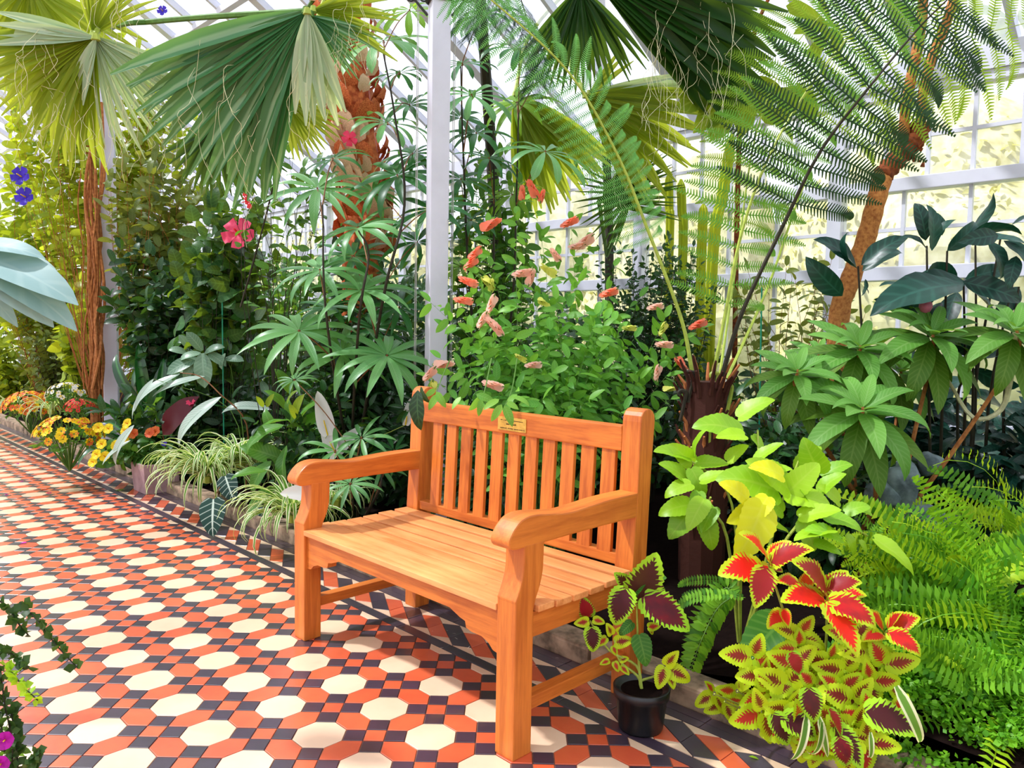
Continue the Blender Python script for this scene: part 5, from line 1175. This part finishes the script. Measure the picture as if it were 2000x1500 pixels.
stemline(ar, [WM[ar.name].translation, P(482, 830, 5.21), P(430, 770, 5.21), P(390, 735, 5.28), P(352, 728, 5.35)], .006, 'stemred'); stemline(ar, [WM[ar.name].translation, P(470, 810, 5.28), P(432, 775, 5.17)], .005, 'stem'); stemline(ar, [WM[ar.name].translation, P(450, 800, 5.41), P(300, 740, 5.35)], .004, 'stem'); stemline(ar, [WM[ar.name].translation, P(480, 860, 5.41), P(262, 850, 5.35)], .004, 'stem'); stemline(ar, [WM[ar.name].translation, P(500, 860, 5.41), P(530, 800, 5.28)], .004, 'stem')
mr = thing('maroon_leaved_plant', 'single large maroon leaf with a small pink tuft behind the silvery leaf', 'plant', gb(*P(340, 900, 5.54).xy))
hero(mr, 'maroon', 'broad', [(318, 850, 378, 775, 5.41), (322, 850, 350, 790, 5.44)], 3, jit=.1); stemline(mr, [WM[mr.name].translation, P(318, 850, 5.41)], .005, 'stemred')
flower('flower', None, P(373, 787, 5.35), TOC+VU, 14*4/FPX, 'pink', 7, parent=mr, centre='pink', pet='petals')
gl = thing('grey_leaved_shrub', 'low plant with grey-green oval leaves beside the green cane', 'plant', gb(*P(440, 780, 5.98).xy))
gc = P(425, 690, 5.61); r = random.Random(12)
hero(gl, 'greyleaf', 'oval', [(395, 685, 365, 650, 5.49), (392, 690, 350, 700, 5.49), (398, 692, 390, 735, 5.49), (400, 690, 435, 675, 5.49), (395, 690, 400, 755, 5.49), (408, 690, 440, 712, 5.49), (385, 700, 328, 730, 5.49), (380, 705, 360, 740, 5.49), (440, 660, 410, 655, 5.61), (440, 660, 465, 645, 5.61), (440, 662, 450, 685, 5.61), (445, 655, 475, 660, 5.61), (440, 700, 475, 705, 5.49), (440, 690, 430, 720, 5.49), (450, 640, 470, 625, 5.61), (365, 690, 330, 680, 5.61), (370, 680, 350, 655, 5.61), (500, 620, 492, 590, 5.61), (500, 628, 520, 600, 5.61), (490, 625, 470, 640, 5.61)], 4, up=.7, toc=.7)
for x, y in ((395, 690), (442, 660), (372, 690), (445, 700), (500, 625)): stemline(gl, [WM[gl.name].translation, P(x+10, y+60, 5.6), P(x, y, 5.5)], .004)
for k in range(40):
    x, y = r.uniform(340, 520), r.uniform(620, 760); a = r.uniform(0, 6.3)
    hero(gl, 'greyleaf' if k % 3 else 'bushmid', 'oval', [(x, y, x+30*math.cos(a), y+25*math.sin(a)+6, 5.7)], k)
pb_ = gb(*P(570, 950, 4.68).xy)
pe = thing('peace_lily', 'peace lily with broad ribbed leaves and white spathes left of the bench', 'plant', pb_)
hero(pe, 'peace', 'broad', [(560, 900, 470, 870, 4.56), (555, 830, 465, 870, 4.50), (570, 820, 490, 840, 4.62), (530, 900, 480, 960, 4.44), (575, 830, 560, 780, 4.68), (580, 835, 620, 770, 4.68), (575, 850, 640, 800, 4.68), (560, 870, 545, 960, 4.44), (575, 880, 600, 960, 4.50), (585, 860, 640, 880, 4.56), (560, 800, 520, 760, 4.80), (590, 800, 650, 770, 4.80), (540, 880, 500, 900, 4.56), (545, 850, 510, 800, 4.68), (610, 860, 680, 870, 4.62), (600, 880, 660, 930, 4.56), (520, 920, 450, 930, 4.32), (620, 900, 690, 960, 4.68), (540, 950, 480, 1000, 4.32), (600, 930, 560, 1000, 4.44), (570, 770, 540, 720, 4.92), (600, 760, 640, 720, 4.92)], 6, up=.8, toc=.5, jit=.3)
hero(pe, 'bushlime', 'ovate', [(582, 820, 565, 790, 4.56), (575, 815, 590, 770, 4.58), (515, 795, 500, 775, 4.62), (520, 795, 535, 770, 4.62), (560, 790, 580, 760, 4.62)], 7)
for k in range(14): stemline(pe, [pb_+rv(r, .02).xy.to_3d(), pb_.lerp(P(500+14*k, 860, 4.65), .5), P(500+14*k, 860-20*(k % 3), 4.65)], .004, n=3)
for i, (bx, by, tx, ty, t) in enumerate(((640, 850, 622, 765, 4.38), (655, 885, 627, 820, 4.39), (655, 885, 700, 835, 4.44), (640, 965, 545, 960, 3.84), (792, 830, 802, 780, 4.20), (663, 880, 640, 905, 4.32))):
    s_ = stemline(pe, [pb_, P((bx+560)/2, by+60, t+.1), P(bx, by, t)], .003, 'stemlime', 'flower_stalk')
    a = P(bx, by, t); b = P(tx, ty, t); ob('spathe', lm('spathe', T['spathe'][0], M['whitepetal']), s_, frame(a, b-a, TOC+VU*.5+HR*.3*(-1)**i, (b-a).length*1.05), 'white spathe')
    MB().tube([a, a+(b-a)*.35+TOC*.015], [.004, .003], 6).build('spadix', M['ypetal'], s_)

# spider plants
def spider(label, c, n, L, seed, hang=0):
    t = thing('spider_plant', label, 'plant', c); r = random.Random(seed)
    for k in range(n):
        a = r.uniform(0, 2*PI); d = Vector((math.cos(a), math.sin(a), r.uniform(.5, 2.4)-hang))
        ob('leaf', lm('leaf', T['spider'][k % 3], M['spider']), t, frame(Vector(c)+Vector((d.x, d.y, 0))*.02, d, VU*.8-Vector((d.x, d.y, 0))*.8, L*r.uniform(.6, 1.15)))
    MB().lathe([(0, -.05), (.03, -.04), (.035, 0), (.015, .02), (0, .03)], c, 8).build('crown', M['stemlime'], t)
    return t
spider('large striped spider plant left of the velvet heart-shaped leaf', P(405, 930, 4.85), 190, .44, 1)
spider('striped spider plant beside the bench left front leg', P(572, 1005, 4.15), 130, .40, 2)
spider('upper tuft of the striped spider plants, nearer the peace lily', P(470, 900, 4.9), 70, .38, 3)
spider('small far spider plant at the foot of the orange chrysanthemum', P(28, 800, 8.2), 40, .40, 4)
spider('small far spider plant right of the orange chrysanthemum', P(100, 800, 7.4), 46, .38, 5)
spider('spider plant with white-edged leaves behind the seat, near the left post', P(655, 975, 4.2), 40, .26, 6)
sp7 = thing('spider_plant', 'few long white-striped leaves hanging below the red coleus', 'plant', P(1660, 1400, 2.1))
hero(sp7, 'spider', 'wstrap', [(1575, 1395, 1558, 1500, 1.95), (1605, 1410, 1598, 1500, 1.95), (1600, 1400, 1618, 1480, 1.96), (1750, 1340, 1815, 1470, 1.9), (1700, 1430, 1705, 1500, 1.93)], 2)
# velvet leaves
an = thing('velvet_leaf_plant', 'dark velvet heart-shaped leaves with white veins at the edge of the path', 'plant', gb(*PY(425, 1000, .62).xy))
T['vel'] = [tpl('heart', .36, 14, .35, .08, cols=3)]
hero(an, 'veined', 'vel', [(417, 975, 417, 1045, 4.35)], 1, up=.3, toc=1, jit=0); hero(an, 'veined', 'vel', [(440, 930, 458, 978, 4.5)], 2, up=.4, toc=1, jit=0)
hero(an, 'veined', 'vel', [(500, 990, 520, 1010, 4.4)], 3); stemline(an, [WM[an.name].translation, P(430, 950, 4.5), P(417, 975, 4.36)], .004, 'stemred'); stemline(an, [WM[an.name].translation, P(435, 920, 4.6), P(440, 930, 4.51)], .004)

# ------------------------------------------------------------------ planter with begonias and pansies, chrysanthemums
pq = [PF(222, 958), PF(300, 985)]
bx_ = PF(268, 962); g_ = thing('planter', 'weathered pinkish-grey square planter at the path edge', 'planter', (bx_.x, bx_.y+.12, 0))
X0, Y0 = bx_.x, bx_.y
mb = MB(); w_ = .13
V = [(X0+sx*w_*k, Y0+.13+sy*.13*k, z) for z, k in ((0, .88), (.21, 1.0), (.21, .88), (.17, .86)) for sx, sy in ((-1, -1), (1, -1), (1, 1), (-1, 1))]
F = [(j*4+i, j*4+(i+1) % 4, (j+1)*4+(i+1) % 4, (j+1)*4+i) for j in range(3) for i in range(4)]+[(12, 13, 14, 15), (3, 2, 1, 0)]
mb.add(V, F).build('planter_body', M['pinkstone'], g_, bevel=.004)
pz = Vector((X0, Y0+.13, .19)); tpl_ = (pz-Vector(CAM)).dot(VF)
bg = shrub('begonia', 'begonia spilling over the pinkish planter with dark and pale green leaves', 'plant', pz, [P(x, y, tpl_+r.uniform(-.15, .1)) for x, y in ((205, 880), (230, 860), (260, 850), (290, 860), (320, 880), (335, 900), (300, 900), (270, 890), (240, 890), (215, 900), (205, 895), (255, 885), (300, 870), (345, 880), (190, 905))], 'round', 'bushmid', .085, 8, 201, 200, 'stem', .004, start=.4, toc=.6)
for i, (x, y, mt) in enumerate(((200, 868, 'ypetal'), (246, 842, 'ypetal'), (243, 860, 'ypetal'), (206, 892, 'ypetal'), (183, 903, 'ypetal'), (193, 836, 'ypetal'), (213, 838, 'ypetal'), (294, 846, 'opetal'), (304, 843, 'opetal'), (320, 866, 'violet'), (250, 828, 'ypetal'), (228, 870, 'ypetal'), (262, 848, 'opetal'), (190, 888, 'ypetal'))):
    flower('flower', None, P(x, y, tpl_-.2), TOC+VU*.5+HR*r.uniform(-.4, .4), (11 if mt != 'violet' else 6)*tpl_/FPX, mt, 6, parent=bg, centre='opetal')
def mum(label, x, y, t, R, n, m1, m2, seed, green=True):
    r = random.Random(seed); c = P(x, y, t); Rm = R*t/FPX; th = thing('chrysanthemum', label, 'flowers', c-VU*Rm)
    st = MB()
    for k in range(30):
        d = rdir(r); d.z = abs(d.z); st.tube([c-VU*Rm, c+d*Rm*.85], [.005, .003], 4, cap=False)
    st.build('stem', M['stem'], th)
    ms = []
    for k in range(240):
        d = rdir(r); d.z = abs(d.z)*.8-.3; ms.append(frame(c+Vector((d.x, d.y, d.z*.8))*Rm*r.uniform(.6, .95), d+rv(r, .5), VU+rv(r, .5), Rm*.22))
    leaves('leaf', T['small'], M['bushmid'], ms, th, 60)
    for k in range(n):
        d = rdir(r); d.z = abs(d.z)
        if d.dot(TOC) < -.3: d = d-TOC*d.dot(TOC)*1.6; d.normalize()
        p = c+Vector((d.x, d.y, d.z*.75))*Rm
        hd = MB().tube([p-d*.01, p+d*.004], [.004, .006], 6).build('flower_head', M['stem'], th)
        x_ = d.orthogonal().normalized(); y_ = d.cross(x_)
        for q in range(8):
            a = 2*PI*q/8; v = x_*math.cos(a)+y_*math.sin(a)
            ob('petal', lm('petal', T['petals'][0], M[m1 if r.random() < .7 else m2]), hd, frame(p, v+d*.4, d, Rm*.15))
    return th
mum('round orange chrysanthemum at the far end of the path edge', 60, 800, 7.6, 48, 70, 'opetal', 'ypetal', 1)
mum('small dusky red chrysanthemum right of the round orange one', 158, 800, 6.4, 30, 40, 'redpetal', 'opetal', 2)
mum('low bed of yellow and rust pansies at the path edge before the planter', 135, 858, 5.6, 62, 44, 'ypetal', 'opetal', 3)
mum('pale yellow and white flower mound behind the dusky red chrysanthemum', 130, 775, 7.2, 36, 40, 'whitepetal', 'ypetal', 4)
bushat('leafy_shrub', 'low trailing greenery between the pansies and the planter', 165, 870, 5.3, (.22, .15, .16), 26, 'small', 'bushmid', .05, 10, 119, 80, start=.2)

# dense low backdrop shrubs against the glass wall
def backdrop(label, x, Y, z, rad, n, mat, size, seed, lt='ovate', lim=60):
    r = random.Random(seed); c = Vector((x, Y, z)); t = thing('leafy_shrub', label, 'shrub', gb(x, Y)); st = MB()
    for k in range(12):
        d = rdir(r); st.tube([gb(x, Y), c+Vector((d.x*rad[0]*.7, d.y*rad[1]*.7, d.z*rad[2]*.7))], [.008, .003], 4, cap=False)
    st.build('stem', M['stemdark'], t); ms = []
    for k in range(n):
        d = rdir(r); q = r.random()**.4; p = c+Vector((d.x*rad[0]*q, d.y*rad[1]*q, d.z*rad[2]*q))
        if p.z < .06 or p.y > 3.42: continue
        ms.append(frame(p, d+rv(r, .5)-VU*.3, VU+TOC*.6+rv(r, .4), size*r.uniform(.6, 1.2)))
    leaves('leaf', T[lt], M[mat], ms, t, lim, 'leaf_mass')
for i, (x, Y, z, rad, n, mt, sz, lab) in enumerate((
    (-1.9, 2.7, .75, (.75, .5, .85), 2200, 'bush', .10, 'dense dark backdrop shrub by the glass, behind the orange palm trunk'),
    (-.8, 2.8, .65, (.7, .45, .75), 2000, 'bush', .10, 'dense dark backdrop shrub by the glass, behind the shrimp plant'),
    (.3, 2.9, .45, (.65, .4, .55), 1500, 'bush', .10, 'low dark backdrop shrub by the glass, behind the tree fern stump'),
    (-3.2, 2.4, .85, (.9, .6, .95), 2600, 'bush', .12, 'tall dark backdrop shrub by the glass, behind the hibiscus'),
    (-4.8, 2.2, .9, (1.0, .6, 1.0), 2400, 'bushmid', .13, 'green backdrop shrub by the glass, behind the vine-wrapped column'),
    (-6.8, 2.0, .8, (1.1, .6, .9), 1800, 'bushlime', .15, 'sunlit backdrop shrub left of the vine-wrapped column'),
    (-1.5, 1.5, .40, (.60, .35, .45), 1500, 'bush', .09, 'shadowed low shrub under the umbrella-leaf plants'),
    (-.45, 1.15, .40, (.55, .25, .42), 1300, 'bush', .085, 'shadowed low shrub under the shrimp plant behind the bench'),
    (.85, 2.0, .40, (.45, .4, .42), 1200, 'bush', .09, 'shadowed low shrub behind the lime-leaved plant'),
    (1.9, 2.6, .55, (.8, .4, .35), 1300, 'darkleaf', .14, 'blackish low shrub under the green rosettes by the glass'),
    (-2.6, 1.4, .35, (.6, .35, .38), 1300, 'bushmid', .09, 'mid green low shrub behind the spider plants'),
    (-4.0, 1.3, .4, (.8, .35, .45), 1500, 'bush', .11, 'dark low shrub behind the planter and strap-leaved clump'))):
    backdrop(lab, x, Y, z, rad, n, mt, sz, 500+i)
# canes
for x, y0, y1, t, lab in ((434, 590, 760, 5.5, 'thin green cane beside the grey-leaved plant'), (1488, 560, 720, 4.3, 'thin green cane behind the dark fern frond')):
    a = P(x, y0, t); b = P(x+3, y1, t); tag(MB().tube([(b.x, b.y, bedz(b.x, b.y)), a], .005, 6).build('plant_cane', M['greencane']), lab, 'cane')

# ------------------------------------------------------------------ near left: lobed blue-grey leaf and trailing fern-like plant
mo = thing('lobed_leaf_plant', 'large blue-grey split leaf reaching in at the left edge', 'plant', P(-330, 900, 2.3))
T['split'] = [tpl('strap', .13, 10, .5, .2, cols=2), tpl('strap', .15, 10, .35, .2, cols=2)]
hero(mo, 'blurleaf', 'split', [(-60, 480, 80, 500, 2.2), (-60, 490, 145, 600, 2.2), (-50, 500, 140, 635, 2.2), (-40, 520, 100, 640, 2.2), (-60, 540, 30, 632, 2.2), (-60, 500, 110, 545, 2.25)], 2, up=.8, toc=.6, jit=.05)
stemline(mo, [WM[mo.name].translation, P(-200, 650, 2.3), P(-55, 500, 2.2)], .01)
trp = thing('trailing_plant', 'trailing stems of tiny round leaves hanging in at the lower left corner', 'plant', P(-120, 1500, 1.9))
for i, (pts, mt) in enumerate((([(-60, 1150, 1.75), (10, 1180, 1.72), (30, 1210, 1.7), (55, 1240, 1.7)], 'trail'), ([(40, 1175, 1.7), (75, 1215, 1.68), (110, 1260, 1.66), (152, 1305, 1.64)], 'trail'), ([(-40, 1265, 1.7), (20, 1275, 1.68), (55, 1305, 1.66)], 'trail'), ([(-30, 1270, 1.68), (20, 1310, 1.65), (45, 1340, 1.63), (74, 1368, 1.62)], 'traillime'), ([(0, 1300, 1.7), (10, 1380, 1.68), (25, 1450, 1.66), (20, 1520, 1.66)], 'trail'), ([(-10, 1330, 1.7), (0, 1400, 1.68), (10, 1470, 1.66)], 'trail'), ([(20, 1380, 1.7), (30, 1440, 1.68), (35, 1500, 1.66)], 'trail'), ([(60, 1500, 1.66), (66, 1480, 1.65), (74, 1465, 1.64)], 'trail'))):
    c = spl([P(*q) for q in pts], 6); st_ = MB().tube([WM[trp.name].translation if i in (0, 2) else c[0]]+c, .0016, 4).build('stem', M['stemdark'], trp)
    ms = []
    for k in range(44):
        q = (k+r.random())/44*(len(c)-1); j = min(int(q), len(c)-2); p = c[j].lerp(c[j+1], q-j)
        d = rdir(r); ms.append(frame(p, d, TOC+rv(r, .4), r.uniform(.014, .024)))
    for m_ in ms: ob('leaflet', lm('leaflet', T['mat'][0], M[mt]), st_, m_)
fp = shrub('flowering_plant', 'small leafy plant with magenta cup flowers in the bottom left corner', 'plant', P(-30, 1620, 1.7), [P(x, y, 1.7) for x, y in ((5, 1480), (25, 1470), (40, 1510), (10, 1520), (-10, 1450), (20, 1420), (35, 1460))], 'small', 'bushmid', .03, 10, 301, 80, 'stem', .002, start=.3)
for x, y in ((10, 1445), (2, 1492)): flower('flower', None, P(x, y, 1.62), TOC+HR*.4+VU*.3, 20*1.62/FPX, 'magenta', 6, parent=fp, centre='ypetal', cone=.9)

# ------------------------------------------------------------------ litter on the path
def litter(name, label, cat, x, y, R, lt, mt, group=None):
    p = PF(x, y, .004); a = r.uniform(0, 6.3)
    o = ob(name, lm(name, T[lt][0], M[mt]), None, frame(p, (math.cos(a), math.sin(a), 0), VU+rv(r, .1), R)); tag(o, label, cat, group)
for x, y in ((12, 966), (100, 962), (52, 1060), (30, 905), (8, 912), (98, 874), (46, 940)): litter('fallen_petal', 'fallen magenta petal lying on the far left tiles', 'petal', x, y, .035, 'petals', 'magenta', 'magenta petals on the path')
litter('fallen_leaf', 'curled yellow-brown leaf lying before the pinkish planter', 'leaf', 80, 957, .09, 'ovate', 'opetal')
litter('fallen_leaf', 'olive leaf standing against the pinkish planter', 'leaf', 245, 955, .10, 'ovate', 'olive')
litter('fallen_leaf', 'small lime leaf scrap on the border tiles, bottom right', 'leaf', 1462, 1477, .03, 'small', 'lime')
for x, y in ((872, 1232), (884, 1237), (888, 1245), (918, 1262), (924, 1281), (844, 1233), (866, 1265), (990, 1215), (1055, 1245), (1085, 1285), (1165, 1340), (1195, 1375), (1045, 1302), (1160, 1352)):
    litter('leaf_scrap', 'short white straw-like leaf scrap on the dark tiles beneath the bench', 'scrap', x, y, .035, 'spider', 'whitepetal', 'white leaf scraps under the bench')
# ------------------------------------------------------------------ outside: sunlit hedge seen through the panes
M['hedge'] = G('sunlit hedge leaf', (.62, .58, .26), (.34, .33, .12), rough=.8, spec=.1, transl=.3)
M['hedge_core'] = simple('hedge core', (.62, .58, .36), .9, .1, nscale=9, col2=(.36, .33, .14))
for i in range(9):
    x = -13+i*2.6; hx = thing('hedge', 'pale yellow sunlit bush outside the glass, ' + ('beyond the far left windows', 'second from the far left', 'third from the far left', 'behind the vine-wrapped column', 'left of the white column', 'behind the white column', 'behind the cacti', 'behind the pruned tree', 'beyond the right windows')[i], 'bush', (x, 6.2, -.1))
    r = random.Random(900+i); bm = bmesh.new(); bmesh.ops.create_icosphere(bm, subdivisions=3, radius=1)
    ph = [rv(r, 2.5) for _ in range(5)]
    for v in bm.verts: v.co = Vector((v.co.x*1.5, v.co.y*.8, v.co.z*1.8+1.4))*(1+.05*sum(math.sin(v.co.dot(p)) for p in ph))
    me = bpy.data.meshes.new('hedge_body'); bm.to_mesh(me); bm.free(); me.materials.append(M['hedge_core'])
    ob('hedge_body', me, hx)
    ms = []
    for k in range(2600):
        d = rdir(r); ms.append(frame(Vector((x+d.x*1.55, 6.2+d.y*.85, max(.0, d.z*1.85+1.3))), rdir(r), d+rv(r, .4), r.uniform(.05, .12)))
    join('leaf_mass', T['small'][0], M['hedge'], ms, hx)
